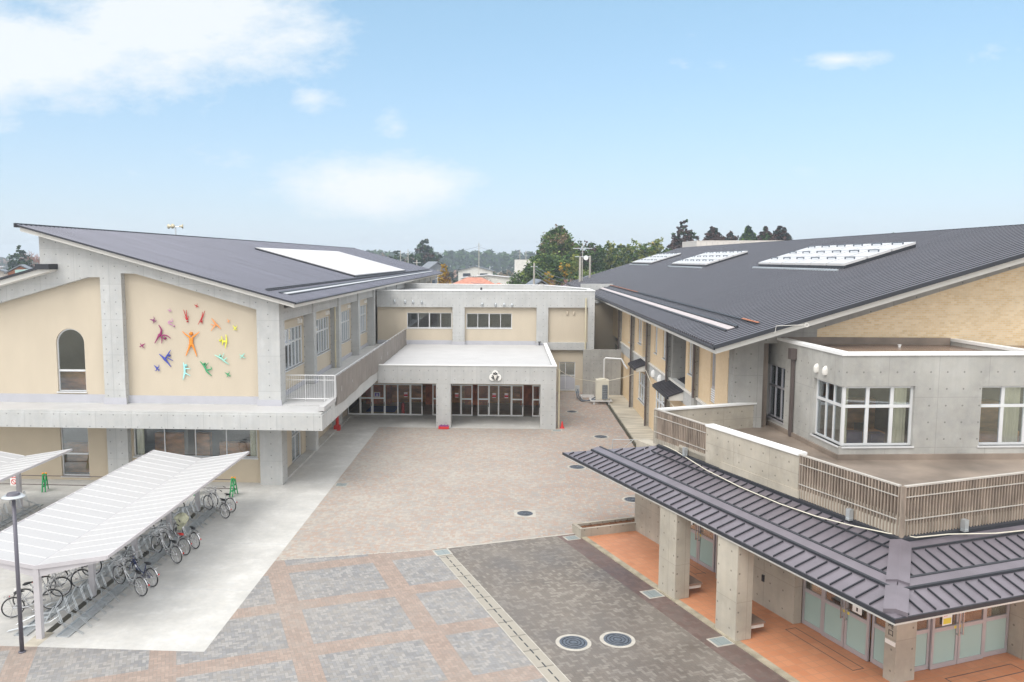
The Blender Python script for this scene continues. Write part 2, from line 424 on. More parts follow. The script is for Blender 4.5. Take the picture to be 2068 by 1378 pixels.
def sep(name, mat, parent, boxes):
    for b in boxes: M().box(*b).build(name, mat, parent)
def copy_tree(o, parent=None):
    c = o.copy(); C.objects.link(c)
    if parent is not None: c.parent = parent
    for ch in list(o.children): copy_tree(ch, c)
    return c

def window(th, P0, du, n, w, z0, z1, cols, rows, fw=.06, rec=.12, fm='frame', pm='glass', sill=True, curt=None, cm='curtaing', name='window', heavy=None):
    """frame with mullions at fractions cols and transoms at fractions rows"""
    m = M(); d0, d1 = rec, rec+.07; h = z1-z0
    m.ob(P0, du, n, 0, fw, d0, d1, z0, z1); m.ob(P0, du, n, w-fw, w, d0, d1, z0, z1)
    m.ob(P0, du, n, fw, w-fw, d0, d1, z0, z0+fw); m.ob(P0, du, n, fw, w-fw, d0, d1, z1-fw, z1)
    for c in cols:
        k = fw*(.8 if not heavy or c not in heavy else 1.5); m.ob(P0, du, n, c*w-k/2, c*w+k/2, d0-.003, d1, z0+fw, z1-fw)
    for r in rows: m.ob(P0, du, n, fw, w-fw, d0-.012, d1-.006, z0+r*h-fw*.65, z0+r*h+fw*.65)
    f = m.build(name, fm, th)
    p = M(); p.ob(P0, du, n, fw*.6, w-fw*.6, d0+.035, d0+.041, z0+fw*.6, z1-fw*.6); p.build('pane', pm, f)
    if sill:
        s = M(); s.ob(P0, du, n, -.05, w+.05, -.04, rec-.002, z0-.06, z0); s.build('sill', fm, f)
    if curt:
        for (a, b) in curt:
            q = M(); k = max(4, int((b-a)*w/.07)); pts = []
            for i in range(k+1):
                u = (a+(b-a)*i/k)*w; d = d1+.14+.045*math.sin(i*1.9)+.02*math.sin(i*.7)
                pts.append((P0[0]+du[0]*u-n[0]*d, P0[1]+du[1]*u-n[1]*d))
            for i in range(k):
                a_, b_ = pts[i], pts[i+1]
                q.face([(*a_, z0+.02), (*b_, z0+.02), (*b_, z1), (*a_, z1)])
            q.build('curtain', cm, f)
    return f

def hood(parent, P, n, r=.13, mat='fascia'):
    r = r*.72
    """domed wall vent hood"""
    m = M(); du = (-n[1], n[0]); k = 8
    prof = [(1.0, -.5), (1.0, .25), (.85, .7), (.5, .95), (0, 1.05)]
    # half barrel with round top
    pts = []
    for zz, rr in ((-1.15, .85), (-.6, 1.0), (.2, 1.0), (.7, .78), (1.05, .35), (1.15, .05)):
        ring = []
        for i in range(k+1):
            t = math.pi*i/k
            ring.append((P[0]+du[0]*math.cos(t)*r*rr+n[0]*math.sin(t)*r*1.3*rr, P[1]+du[1]*math.cos(t)*r*rr+n[1]*math.sin(t)*r*1.3*rr, P[2]+zz*r*1.35))
        pts.append(ring)
    for a, b in zip(pts[:-1], pts[1:]):
        for i in range(k): m.face([a[i], a[i+1], b[i+1], b[i]])
    m.face(pts[0][::-1])
    return m.build('vent_hood', mat, parent, smooth=True)

def ribbed(m, x0, z0, x1, z1, y0, y1, pitch, th=.04, rw=.09, rh=.07, gap=None, lit_top=False):
    """sheet from (x0,z0) low edge to (x1,z1) high edge spanning y, with ribs up the slope; gap=(a,b) slope fractions cut in the ribs"""
    L = math.hypot(x1-x0, z1-z0); nx, nz = -(z1-z0)/L, abs(x1-x0)/L
    if x1 < x0: nx = (z1-z0)/L
    def P(f, h, y): return (x0+(x1-x0)*f+nx*h, y, z0+(z1-z0)*f+nz*h)
    m.hexa([P(0, -th, y0), P(1, -th, y0), P(1, -th, y1), P(0, -th, y1), P(0, 0, y0), P(1, 0, y0), P(1, 0, y1), P(0, 0, y1)])
    k = int((y1-y0-.1)/pitch); st = (y1-y0)/k
    for i in range(k+1):
        y = y0+i*st; a, b, c, d = y-rw/2, y-rw*.3, y+rw*.3, y+rw/2
        for f0, f1 in (gap or [(0.002, .998)]):
            m.face([P(f0, 0, a), P(f1, 0, a), P(f1, rh, b), P(f0, rh, b)])
            m.cur = 1 if lit_top else 0; m.face([P(f0, rh, b), P(f1, rh, b), P(f1, rh, c), P(f0, rh, c)]); m.cur = 0  # tops get the lighter slot, a highlight painted in colour
            m.face([P(f0, rh, c), P(f1, rh, c), P(f1, 0, d), P(f0, 0, d)])
            m.face([P(f0, 0, a), P(f0, rh, b), P(f0, rh, c), P(f0, 0, d)])
            m.face([P(f1, 0, a), P(f1, 0, d), P(f1, rh, c), P(f1, rh, b)])

# ------------------------------------------------------------------ ground
g = M(); g.box(-900, 900, -60, 1200, -.5, -.02)
MT['ground'] = plain('fields', (.20, .175, .12), .95, var=.4, scale=.03)
struct(g, 'ground', 'ground')
def flat(poly, z, name, mat, fr='W', th=.03):
    return struct(M().prism(poly, 'z', z-th, z), name, mat, fr)
def w2r(p):
    c, s = math.cos(A225), math.sin(A225); return (p[0]*c+p[1]*s, -p[0]*s+p[1]*c)
def r2w(p): return f2w('R', p)[:2]
flat([(-60, 22.36), (-8.9, 22.36), (-8.9, 54.6), (3.2, 54.6), (3.2, 59.3), (-60, 59.3)], .012, 'concrete_apron_ground', 'apron')
TL = r2w((9.2, 29.95)); TR = r2w((15.35, 29.82)); KL = r2w((15.35, 8)); 
flat([(-8.9, 29.66), TL, TR, r2w((19.6, 29.95)), (7.75, 40), (7.75, 75), (3.2, 75), (3.2, 54.6), (-8.9, 54.6)], .012, 'courtyard_paving', 'paveA')
flat([(-60, 22.36), (-60, 4), r2w((9.2, 4)), TL, (-8.9, 29.66), (-8.9, 22.36)], .012, 'patterned_paving', 'paveB')
flat([(9.72, 4), (14.55, 4), (14.55, 29.84), (9.72, 29.93)], .012, 'brown_paving', 'paveC', 'R')
flat([(14.55, 4), (15.4, 4), (15.4, 29.82), (14.55, 29.84)], .013, 'border_paving', 'paveD', 'R')
flat([(9.2, 4), (9.72, 4), (9.72, 29.15), (9.2, 29.15)], .014, 'drain_channel_paving', 'drain', 'R')
m = M()
for i in range(60): m.box(9.44, 9.48, 4+i*.42, 4.28+i*.42, .014, .018)
struct(m, 'drain_slot_marks', 'dark', 'R')
m = M(); m.box(9.17, 9.20, 4, 29.15, .0, .022); m.box(9.72, 9.75, 4, 29.15, .0, .022)
struct(m, 'drain_channel_edges', 'ringc', 'R')
m = M()
for y in (26.8, 31.4, 36.0, 40.6, 45.2, 49.8): m.box(-11.4 if y > 39.9 else -13.2, -8.9, y, y+.012, .0, .0145)
struct(m, 'apron_joints', 'skirt')
# pale joint line between the two pavings
m = M()
a = Vector((-8.9, 29.66)); b = Vector(TL)
for i in range(26):
    p, q = a.lerp(b, i/26), a.lerp(b, (i+.8)/26)
    d = (q-p).normalized(); nn = Vector((-d.y, d.x))*.03
    m.prism([tuple(p-nn), tuple(q-nn), tuple(q+nn), tuple(p+nn)], 'z', .012, .019)
a = Vector(r2w((9.75, 29.93))); b = Vector(TR); d = (b-a).normalized(); nn = Vector((-d.y, d.x))*.05
m.prism([tuple(a-nn), tuple(b-nn), tuple(b+nn), tuple(a+nn)], 'z', .012, .019)
struct(m, 'paving_joint_line', 'ringc')
flat([(15.62, 4), (26, 4), (26, 16.35), (18.35, 16.35), (18.35, 29.2), (15.62, 29.2)], .05, 'porch_tile_floor', 'tile', 'R', .06)
m = M()
for i in range(15): m.box(15.4, 15.62, 4+i*1.7, 5.69+i*1.7, -.02, .06)
struct(m, 'porch_kerb', 'kerb', 'R')
m = M()   # door track frames set into the tile floor
def rectline(x0, x1, y0, y1, w=.025):
    m.box(x0, x1, y0, y0+w, .05, .054); m.box(x0, x1, y1-w, y1, .05, .054); m.box(x0, x0+w, y0, y1, .05, .054); m.box(x1-w, x1, y0, y1, .05, .054)
rectline(17.45, 17.85, 16.9, 19.6); rectline(19.5, 22.0, 15.3, 15.75); m.box(17.5, 17.9, 24.3, 24.33, .05, .054); m.box(17.45, 17.47, 24.2, 26.2, .05, .054); m.box(17.85, 17.87, 24.2, 26.2, .05, .054)
struct(m, 'floor_mat_frames', 'pipedark', 'R')
flat([(7.98, 38), (9.7, 38), (9.7, 68.4), (7.98, 68.4)], .11, 'side_walkway', 'walk', th=.12)
flat([(7.75, 38), (7.98, 38), (7.98, 68.4), (7.75, 68.4)], -.008, 'side_gutter', 'gutter')

# ------------------------------------------------------------------ left school building
E_ = (0, 1); NE = (1, 0); XS = (1, 0); NS = (0, -1)    # directions: along +y facing east ; along +x facing south
LB = thing('school_building', 'long left school building with cream gable wall, grey concrete columns and a blue-grey metal roof', 'building', (-17.5, 40, 0))
sl = .274
def zl(x): return 9.38+(-10.47-x)*sl
YB = 128.0
# concrete frame of the gable
m = M(); ru = lambda x: zl(x)-.26
m.prism([(-12.65, 0), (-11.5, 0), (-11.5, ru(-11.5)), (-12.65, ru(-12.65))], 'y', 39.95, 40.9); m.build('column', 'conc', LB)
m = M(); m.prism([(-20.65, 0), (-19.55, 0), (-19.55, ru(-19.55)), (-20.65, ru(-20.65))], 'y', 39.95, 40.9); m.build('column', 'conc', LB)
m = M(); m.prism([(-19.55, 10.80), (-18.8, 10.78), (-12.65, 9.0), (-12.65, ru(-12.65)), (-19.55, ru(-19.55))], 'y', 39.95, 40.5); m.build('gable_beam', 'conc', LB)
lowr = lambda x: 10.92+.273*(x+22.87)
m = M(); m.prism([(-20.65, 10.6), (-20.65, ru(-20.65)), (-23.73, ru(-23.73)), (-23.73, lowr(-23.73)+.02), (-32, lowr(-32)+.02), (-32, 7.6), (-21.28, 10.6)], 'y', 39.95, 40.5); m.build('gable_beam', 'conc', LB)
# gable walls, upper, with an arched opening
ax0, ax1, az0, azs = -23.33, -21.82, 4.68, 7.2
m = M(); arc = [(ax0+(ax1-ax0)/2-math.cos(math.pi*i/14)*(ax1-ax0)/2, azs+math.sin(math.pi*i/14)*(ax1-ax0)/2) for i in range(15)]
tz = lambda x: min(10.62, 10.6+(x+21.28)*.28)
m.prism([(-32, 4.1), (ax0, 4.1), (ax0, tz(ax0)), (-32, tz(-32))], 'y', 40.34, 40.6)
m.prism([(ax1, 4.1), (-20.65, 4.1), (-20.65, 10.62), (-21.28, 10.62), (ax1, tz(ax1))], 'y', 40.34, 40.6)
m.prism([(ax0, 4.1), (ax1, 4.1), (ax1, az0), (ax0, az0)], 'y', 40.34, 40.6)
m.prism(arc+[(ax1, tz(ax1)), (ax0, tz(ax0))], 'y', 40.34, 40.6)
m.build('gable_wall', 'cream', LB)
m = M(); m.prism([(-19.55, 4.1), (-12.65, 4.1), (-12.65, 9.02), (-18.8, 10.8), (-19.55, 10.82)], 'y', 40.34, 40.6); m.build('gable_wall', 'cream', LB)
# arched window
m = M(); fw = .06
m.box(ax0, ax0+fw, 40.44, 40.52, az0, azs); m.box(ax1-fw, ax1, 40.44, 40.52, az0, azs); m.box(ax0+fw, ax1-fw, 40.44, 40.52, az0, az0+fw); m.box(ax0+fw, ax1-fw, 40.43, 40.51, 5.72, 5.82)
for i in range(14):
    a, b = arc[i], arc[i+1]; cx = (ax0+ax1)/2
    k = lambda p: (cx+(p[0]-cx)*.92, azs+(p[1]-azs)*.92)
    m.prism([a, b, k(b), k(a)], 'y', 40.44, 40.52)
f = m.build('arched_window', 'frame', LB)
m = M(); m.prism([(ax0+.03, az0+.03), (ax1-.03, az0+.03)]+[(p[0], p[1]) for p in reversed(arc)], 'y', 40.475, 40.481); m.build('pane', 'glass', f)
m = M(); m.box(ax0-.05, ax1+.05, 40.26, 40.44, az0-.06, az0); m.build('sill', 'frame', f)
# ground-floor south wall
m = M(); m.wall((-32, 40.34), XS, NS, 32-12.65, 0, 3.3, .26, [(8.65, 10.14, .2, 3.0), (12.56, 19.1, 1.3, 2.95)]); m.build('ground_floor_wall', 'creamdk', LB)
window(LB, (-23.35, 40.34), XS, NS, 1.49, .2, 3.0, [], [.42], rec=.1)
window(LB, (-19.44, 40.34), XS, NS, 6.54, 1.3, 2.95, [.25, .5, .75], [], rec=.08, curt=[(.01, .07), (.93, .99)], cm='curtain')
m = M(); m.box(-32, -20.65, 40.26, 40.34, 4.12, 4.55); m.box(-19.55, -12.65, 40.26, 40.34, 4.12, 4.52); m.box(-20.7, -19.5, 39.9, 39.95, 4.12, 4.45); m.box(-12.7, -11.45, 39.9, 39.95, 4.12, 4.42); m.build('skirting', 'skirt', LB)
# terrace slab and balcony slab
m = M(); m.box(-32, -8.95, 38.0, 39.95, 3.28, 4.02); m.box(-32, -9.0, 38.06, 39.95, 4.02, 4.12); m.box(-32, -12.36, 39.95, 40.33, 3.4, 4.121); m.box(-12.1, -8.95, 39.95, 70, 3.28, 4.16); m.build('terrace_slab', 'conc', LB)
m = M(); m.box(-32, -9.25, 38.3, 39.89, 4.12, 4.128); m.box(-11.45, -9.25, 39.95, 70, 4.16, 4.168); m.build('terrace_coating', 'terrace', LB)
m = M(); m.box(-9.2, -8.93, 38.4, 54.6, 4.17, 4.38); m.build('balcony_kerb', 'terrace', LB)
# east wall with its windows
bays = [(42.55+7.15*i) for i in range(4)]
holes = [(y-40.9, y+4.35-40.9, 5.45, 7.72) for y in bays]
m = M(); m.wall((-12.1, 40.9), E_, NE, 29.1, 4.16, 8.9, .26, holes); m.build('east_wall', 'cream', LB)
m = M(); m.box(-12.36, -12.1, 70, YB-.8, 4.1, 8.9); m.build('east_wall', 'cream', LB)
for y in bays: window(LB, (-12.1, y), E_, NE, 4.35, 5.45, 7.72, [.17, .34, .5, .67, .84], [.64], rec=.07, curt=[(.02, .98)], cm='curtaing', heavy=(.34, .67))
m = M(); m.wall((-12.1, 40.9), E_, NE, 17.8, 0, 3.28, .26, [(3.1, 5.3, .05, 2.5), (8.0, 13.0, 1.4, 2.6)]); m.build('ground_floor_wall', 'cream', LB)
window(LB, (-12.1, 44.0), E_, NE, 2.2, .05, 2.5, [.5], [.6], rec=.08, curt=[(.02, .98)], name='glazed_door')
window(LB, (-12.1, 48.9), E_, NE, 5.0, 1.4, 2.6, [.25, .5, .75], [], rec=.05, curt=[(.02, .98)])
m = M(); m.box(-12.1, -11.55, 40.9, 58, 0.0, .1); m.build('wall_plinth', 'apron', LB)
for i in range(4):
    y = 47.1+7.15*i
    m = M(); m.box(-12.1, -11.5, y, y+.7, 4.168, ru(-11.5)-.0)
    m.build('pilaster', 'conc', LB)
    if i < 2:
        m = M(); m.box(-12.1, -11.5, y, y+.7, 0, 3.28); m.build('pilaster', 'conc', LB)
for i in range(5, 12):
    y = 40+7.15*(i); m = M(); m.box(-12.1, -11.5, y, y+.7, 4.1, ru(-11.5)); m.build('pilaster', 'conc', LB)
m = M(); m.box(-12.1, -11.6, 40.9, YB-.8, 8.35, 8.98); m.build('eave_beam', 'conc', LB)
m = M(); m.box(-12.1, -12.03, 40.9, 70, 4.168, 4.42); m.box(-11.5, -11.44, 47.05, 47.85, 4.168, 4.42); m.build('skirting', 'skirt', LB)
for i in range(4):
    for dy in (1.0, 4.9, 5.45): hood(LB, (-12.1, 40.95+7.15*i+dy if i else 40.95+dy-.1, 8.0), NE, .14)
# interior
m = M(); m.box(-17, -16.8, 41, 70, 0, 9.5); m.box(-32, -12.5, 46, 46.2, 0, 9.2); m.build('interior_wall', 'intw', LB)
m = M(); m.box(-32, -12.4, 40.7, 100, 3.6, 4.0); m.build('interior_floor', 'intf', LB)
sep('storage_shelf', 'wood', LB, [(-19.0, -16.0, 41.9, 42.3, 0, 2.2), (-15.5, -13.2, 42.0, 42.4, 0, 1.7), (-24, -21.2, 41.8, 42.2, 0, 1.6), (-24, -21, 41.8, 42.2, 4.0, 5.5)])
m = M(); m.box(-32, -31.7, 41, YB-.8, 0, 8.0); m.box(-24, -23.73, 40.9, YB-.8, 8.0, 12.6); m.box(-32, -12.1, YB-1, YB-.8, 0, 9); m.prism([(-23.73, 9), (-12.1, 9), (-12.1, ru(-12.1)), (-23.73, ru(-23.73))], 'y', YB-1, YB-.8); m.build('rear_wall', 'cream', LB)
# roof
m = M(); ribbed(m, -10.47, 9.38, -24.36, 9.38+13.89*sl, 39.2, YB, .42, .05, .10, .05, lit_top=True); RF = m.build('roof', ['roofL', 'ribtop_litL'], LB)
m = M(); a, b = -10.55, -24.3
m.prism([(a, zl(a)-.055), (b, zl(b)-.055), (b, zl(b)-.27), (a, zl(a)-.27)], 'y', 39.32, YB-.1); m.build('soffit', 'fascia', RF)
m = M(); m.prism([(-10.43, zl(-10.43)+.03), (-24.4, zl(-24.4)+.03), (-24.4, zl(-24.4)-.06), (-10.43, zl(-10.43)-.06)], 'y', 39.14, 39.2); m.box(-10.47, -10.40, 39.14, YB, zl(-10.47)-.07, zl(-10.47)+.0); m.box(-24.5, -24.37, 39.14, YB, zl(-24.4)-.12, zl(-24.4)+.09); m.build('edge_trim', 'dark', RF)
m = M()
for x in (-10.75, -11.15): pass
def onroof(m, x0, x1, y0, y1, h0, h1, zf=zl):
    m.hexa([(x0, y0, zf(x0)+h0), (x1, y0, zf(x1)+h0), (x1, y1, zf(x1)+h0), (x0, y1, zf(x0)+h0), (x0, y0, zf(x0)+h1), (x1, y0, zf(x1)+h1), (x1, y1, zf(x1)+h1), (x0, y1, zf(x0)+h1)])
m = M(); onroof(m, -12.33, -12.28, 40.5, 124, .09, .14)
for i in range(199): onroof(m, -12.28, -12.12, 40.5+i*.42, 40.57+i*.42, .03, .10)
m.build('snow_guard', 'dark', RF)
m = M(); onroof(m, -11.66, -11.48, 41.4, 122, .052, .07); m.build('gutter_lining', 'skylight', RF)
m = M(); onroof(m, -11.86, -11.70, 41.2, 122, .05, .08); onroof(m, -11.42, -11.34, 41.4, 122, .05, .08); m.build('gutter_edge', 'dark', RF)
# white roof light
m = M(); onroof(m, -21.0, -12.75, 66.6, 99, .16, .22); WP = m.build('roof_light', 'panelwhite', RF)
m = M(); onroof(m, -21.05, -12.7, 66.5, 66.58, .05, .17); onroof(m, -12.74, -12.66, 66.5, 99, .05, .16); m.build('roof_light_kerb', 'dark', WP)
# lower roof on the far side of the ridge wall
m = M(); zq = lambda x: lowr(x)+.30
ribbed(m, -34, zq(-34), -22.87, zq(-22.87), 39.2, YB, .42, .05, .07, .045); LR = m.build('lower_roof', 'roofL', LB)
m = M(); m.prism([(-34, zq(-34)-.06), (-22.87, zq(-22.87)-.06), (-22.87, zq(-22.87)-.31), (-34, zq(-34)-.31)], 'y', 39.3, 39.94); m.build('soffit', 'fascia', LR)
m = M(); m.prism([(-34, zq(-34)+.05), (-22.87, zq(-22.87)+.05), (-22.87, zq(-22.87)-.06), (-34, zq(-34)-.06)], 'y', 39.14, 39.2); m.box(-23.5, -22.8, 39.1, 39.2, 11.0, 11.27); m.box(-22.87, -22.8, 39.2, 39.94, 11.0, 11.27); m.build('edge_trim', 'dark', LR)
# downpipes
for (y, zb) in ((41.15, 0.1), (54.0, 4.2)):
    m = M(); m.tube([(-11.72, y, zb), (-11.72, y, 8.5)], .055, 8)
    for z in (1.2, 2.6, 4.6, 6.0, 7.4):
        if z > zb: m.box(-11.80, -11.64, y-.08, y+.08, z, z+.05)
    m.build('downpipe', 'pipecream', LB)
# railings
m = M(); y = 40.98
m.tube([(-11.5, y, 5.55), (-8.95, y, 5.55)], .02, 6); m.tube([(-11.5, y, 5.3), (-8.95, y, 5.3)], .012, 6); m.tube([(-11.5, y, 4.32), (-8.95, y, 4.32)], .02, 6)
for i in range(22):
    x = -11.45+i*.118; m.tube([(x, y, 4.3), (x, y, 5.53)], .007, 5)
for x in (-10.5, -9.5, -8.97): m.tube([(x, y, 4.16), (x, y, 5.56)], .018, 6)
m.build('railing', 'frame', LB)
m = M(); m.tube([(-8.93, 40.98, 5.55), (-8.93, 69.8, 5.55)], .02, 6)
for i in range(20): m.tube([(-8.93, 41.0+i*1.5, 4.2), (-8.93, 41.0+i*1.5, 5.55)], .025, 5)
rl = m.build('railing', 'frame', LB)
m = M(); k = 120; top = []; bot = []
for i in range(k+1):
    y = 41.0+28.8*i/k; top.append((-8.89+.02*math.sin(i*.9), y, 5.50-.03*abs(math.sin(i*.52)))); 
rows = []
for j, (z, e) in enumerate(((5.50, 0), (5.1, .02), (4.6, .035), (4.22, .015), (3.95, .03))):
    rows.append([(-8.885+e*math.sin(i*.45+j), 41.0+28.8*i/k, z-(.03*abs(math.sin(i*.52)) if j == 0 else 0)-(.05*math.sin(i*.13) if j == 4 else 0)) for i in range(k+1)])
for a, b in zip(rows[:-1], rows[1:]):
    for i in range(k): m.face([a[i], a[i+1], b[i+1], b[i]])
m.build('net_screen', 'net', rl, smooth=True)

# ------------------------------------------------------------------ central building with porch
CB = thing('school_building', 'low central building linking the two wings, grey concrete with flat white porch roof', 'building', (-3, 62, 0))
m = M(); m.box(-11.5, 6.75, 69.98, 70.6, 7.38, 8.78); m.build('upper_beam', 'conc', CB)
for (x0, x1, z0, z1) in ((-4.9, -3.85, 4.1, 7.38), (2.35, 3.35, 4.1, 7.38), (6.75, 7.3, 0, 8.78)):
    m = M(); m.box(x0, x1, 69.98, 70.6, z0, z1); m.build('column', 'conc', CB)
m = M(); m.wall((-11.5, 70.3), XS, NS, 6.6, 4.1, 7.38, .26, [(2.6, 6.52, 5.54, 6.88)])
m.wall((-3.85, 70.3), XS, NS, 6.2, 4.1, 7.38, .26, [(.14, 4.09, 5.54, 6.84)])
m.box(3.35, 6.75, 70.3, 70.56, 4.36, 7.38); m.build('upper_wall', 'cream', CB)
window(CB, (-8.9, 70.3), XS, NS, 3.92, 5.54, 6.88, [.25, .5, .75], [], rec=.06, heavy=(.5,))
window(CB, (-3.71, 70.3), XS, NS, 3.95, 5.54, 6.84, [.25, .5, .75], [], rec=.06, heavy=(.5,))
m = M(); m.box(-11.5, -4.95, 70.2, 70.3, 4.1, 4.48); m.box(-3.8, 2.3, 70.2, 70.3, 4.1, 4.45); m.box(-4.95, -3.8, 69.93, 69.98, 4.1, 4.4); m.box(2.3, 3.4, 69.93, 69.98, 4.1, 4.3); m.build('skirting', 'skirt', CB)
for x, z in ((-9.93, 7.9), (-9.02, 7.87), (-8.33, 7.85), (-7.56, 7.83), (-2.32, 7.66), (-1.17, 7.62), (-.44, 7.62), (.24, 7.6)): hood(CB, (x, 69.98, z), NS, .14, 'galv')
for x in (5.0, 5.55): hood(CB, (x, 70.3, 6.9), NS, .15, 'cream')
m = M(); m.box(3.35, 6.75, 69.98, 70.6, 3.72, 4.36); m.build('lower_beam', 'conc', CB)
m = M(); m.wall((3.2, 70.3), XS, NS, 3.55, 0, 3.72, .26, [(1.15, 2.55, .2, 2.65)]); m.build('lower_wall', 'cream', CB)
window(CB, (4.35, 70.3), XS, NS, 1.4, .2, 2.65, [.4], [.52], rec=.06, name='side_door')
m = M(); m.box(4.4, 5.7, 70.36, 70.40, .25, 1.38); m.build('door_panel', 'skirt', CB)
# roof of the link building with parapet
poly = [(-11.5, 70.6), (7.3, 70.6), (7.3, 75.5), (5.9, 80), (3.7, 86.1), (-1.5, 87.5), (-11.5, 90)]
m = M(); m.prism(poly, 'z', 8.0, 8.3); m.build('flat_roof', 'terrace', CB)
def parapet(m, pts, th, z0, z1):
    for a, b in zip(pts[:-1], pts[1:]):
        d = (Vector(b)-Vector(a)).normalized(); n_ = Vector((-d.y, d.x))*th
        m.prism([tuple(a), tuple(b), tuple(Vector(b)+n_), tuple(Vector(a)+n_)], 'z', z0, z1)
m = M(); parapet(m, [(7.3, 70.6), (7.3, 75.5), (5.9, 80), (3.7, 86.1), (-1.5, 87.5), (-11.5, 90)], .25, 4, 8.78); m.build('parapet_wall', 'conc', CB)
m = M(); parapet(m, [(7.34, 70.0), (7.34, 75.5), (5.93, 80.02), (3.73, 86.15), (-1.5, 87.55), (-11.5, 90.05)], .34, 8.78, 8.84); m.box(-11.5, 7.34, 69.94, 70.66, 8.785, 8.845); m.build('parapet_cap', 'white', CB)
m = M(); m.box(-3.0, -2.8, 84, 84.2, 8.3, 8.6); m.box(1.5, 1.65, 80, 80.2, 8.3, 8.5); m.build('roof_drain', 'dark', CB)
# far link wall on the right
m = M(); m.box(7.3, 9.9, 76, 76.3, 0, 7.45); m.build('link_wall', 'cream', CB)
m = M(); m.box(7.3, 10.5, 75.8, 76.5, 7.45, 7.7); m.box(7.3, 10.6, 84, 84.2, 0, 9.0); m.build('link_roof', 'conc', CB)
# porch
m = M(); m.box(-8.93, 3.2, 54.6, 55.2, 3.07, 4.29); m.build('porch_beam', 'conc', CB)
for (x0, x1) in ((-4.95, -3.95), (2.15, 3.2)):
    m = M(); m.box(x0, x1, 54.6, 55.6, 0, 3.07); m.build('pillar', 'conc', CB)
m = M(); m.box(-11.4, -8.93, 54.6, 55.2, 0, .01); 
m = M(); m.box(-8.9, 2.95, 55.2, 70.2, 3.5, 4.12); m.build('porch_slab', 'conc', CB)
m = M(); m.box(-8.85, 2.95, 55.2, 69.9, 4.12, 4.135); m.build('porch_roof_coating', 'terrace', CB)
m = M(); m.box(-8.93, 3.24, 54.56, 54.86, 4.29, 4.35); m.box(2.95, 3.24, 54.86, 69.9, 4.29, 4.35); m.build('parapet_cap', 'white', CB)
m = M(); m.box(2.95, 3.2, 55.2, 70.3, 3.5, 4.29); m.box(2.95, 3.2, 59.3, 70.3, 0, 3.5); m.build('porch_side_wall', 'conc', CB)
m = M(); m.box(2.55, 2.62, 69.7, 69.85, 4.13, 4.45); m.box(2.50, 2.74, 69.6, 69.85, 4.40, 4.46); m.build('roof_outlet', 'dark', CB)
m = M(); m.box(-12.1, 2.95, 58.9, 59.15, 2.36, 3.5); m.box(2.31, 2.95, 58.9, 59.15, 0, 2.36); m.box(-12.1, -11.95, 55.2, 58.9, 0, 3.28); m.build('entrance_wall', 'cream', CB)
# entrance doors
def doorleaf(x0, x1, mid, y=58.95, fw=.09, open_=False, fm='doorf'):
    m = M(); m.box(x0, x0+fw, y, y+.06, 0.02, 2.34); m.box(x1-fw, x1, y, y+.06, 0.02, 2.34); m.box(x0+fw, x1-fw, y, y+.06, .02, .12); m.box(x0+fw, x1-fw, y, y+.06, 2.26, 2.34)
    if mid: m.box(x0+fw, x1-fw, y-.003, y+.057, 1.22, 1.32)
    f = m.build('glass_door', fm, CB)
    p = M(); p.box(x0+fw*.6, x1-fw*.6, y+.025, y+.031, .06, 2.3); p.build('pane', 'glassd', f)
    if mid: h = M(); h.box(x1-fw*.7, x1-fw*.3, y-.03, y, .7, 1.0); h.build('handle', 'dark', f)
    d = M()
    for u in (.33, .67): d.disc((x0+(x1-x0)*u, y+.018, 1.0), .02, .004, 8, 'y')
    d.build('safety_marker', 'signyel', f)
xs = [(-11.92, -11.01, 0), (-11.01, -10.1, 1), (-10.1, -9.15, 1), (-9.15, -8.19, 0), (-8.19, -7.27, 0), (-7.27, -6.35, 1), (-5.62, -4.9, 1), (-4.9, -3.52, 0), (-3.52, -2.65, 1), (-2.28, -1.43, 1), (-1.43, -.74, 0), (-.74, .19, 0), (.19, 1.08, 1), (1.72, 2.31, 1)]
for x0, x1, k in xs: doorleaf(x0, x1, k, fw=.09 if k else .05)
m = M(); m.box(-12, 2.31, 58.94, 59.04, 2.345, 2.42); m.build('door_head', 'frame', CB)
# lobby inside
m = M(); m.box(-12.1, 2.9, 59.2, 68, -.02, .006); m.build('lobby_floor', 'intf', CB)
m = M(); m.box(-12.1, 2.9, 64.5, 64.7, 0, 3.4); m.build('lobby_wall', 'wood', CB)
m = M()
sep('locker', 'woodr', CB, [(x, x+2.0, 63.6, 64.3, 0, 1.9) for x in (-11.4, -6.6, -3.5, .9)])
m = M(); m.box(-12.1, 2.9, 59.2, 64.5, 3.4, 3.5); m.build('lobby_ceiling', 'intw', CB)
m = M(); m.tube([(3.42, 54.95, 0), (3.42, 54.95, 4.1)], .06, 8); m.build('downpipe', 'pipecream', CB)
m = M(); m.tube([(6.55, 69.9, 3.72), (6.55, 69.9, 8.2)], .07, 8); m.build('downpipe', 'pipecream', CB)

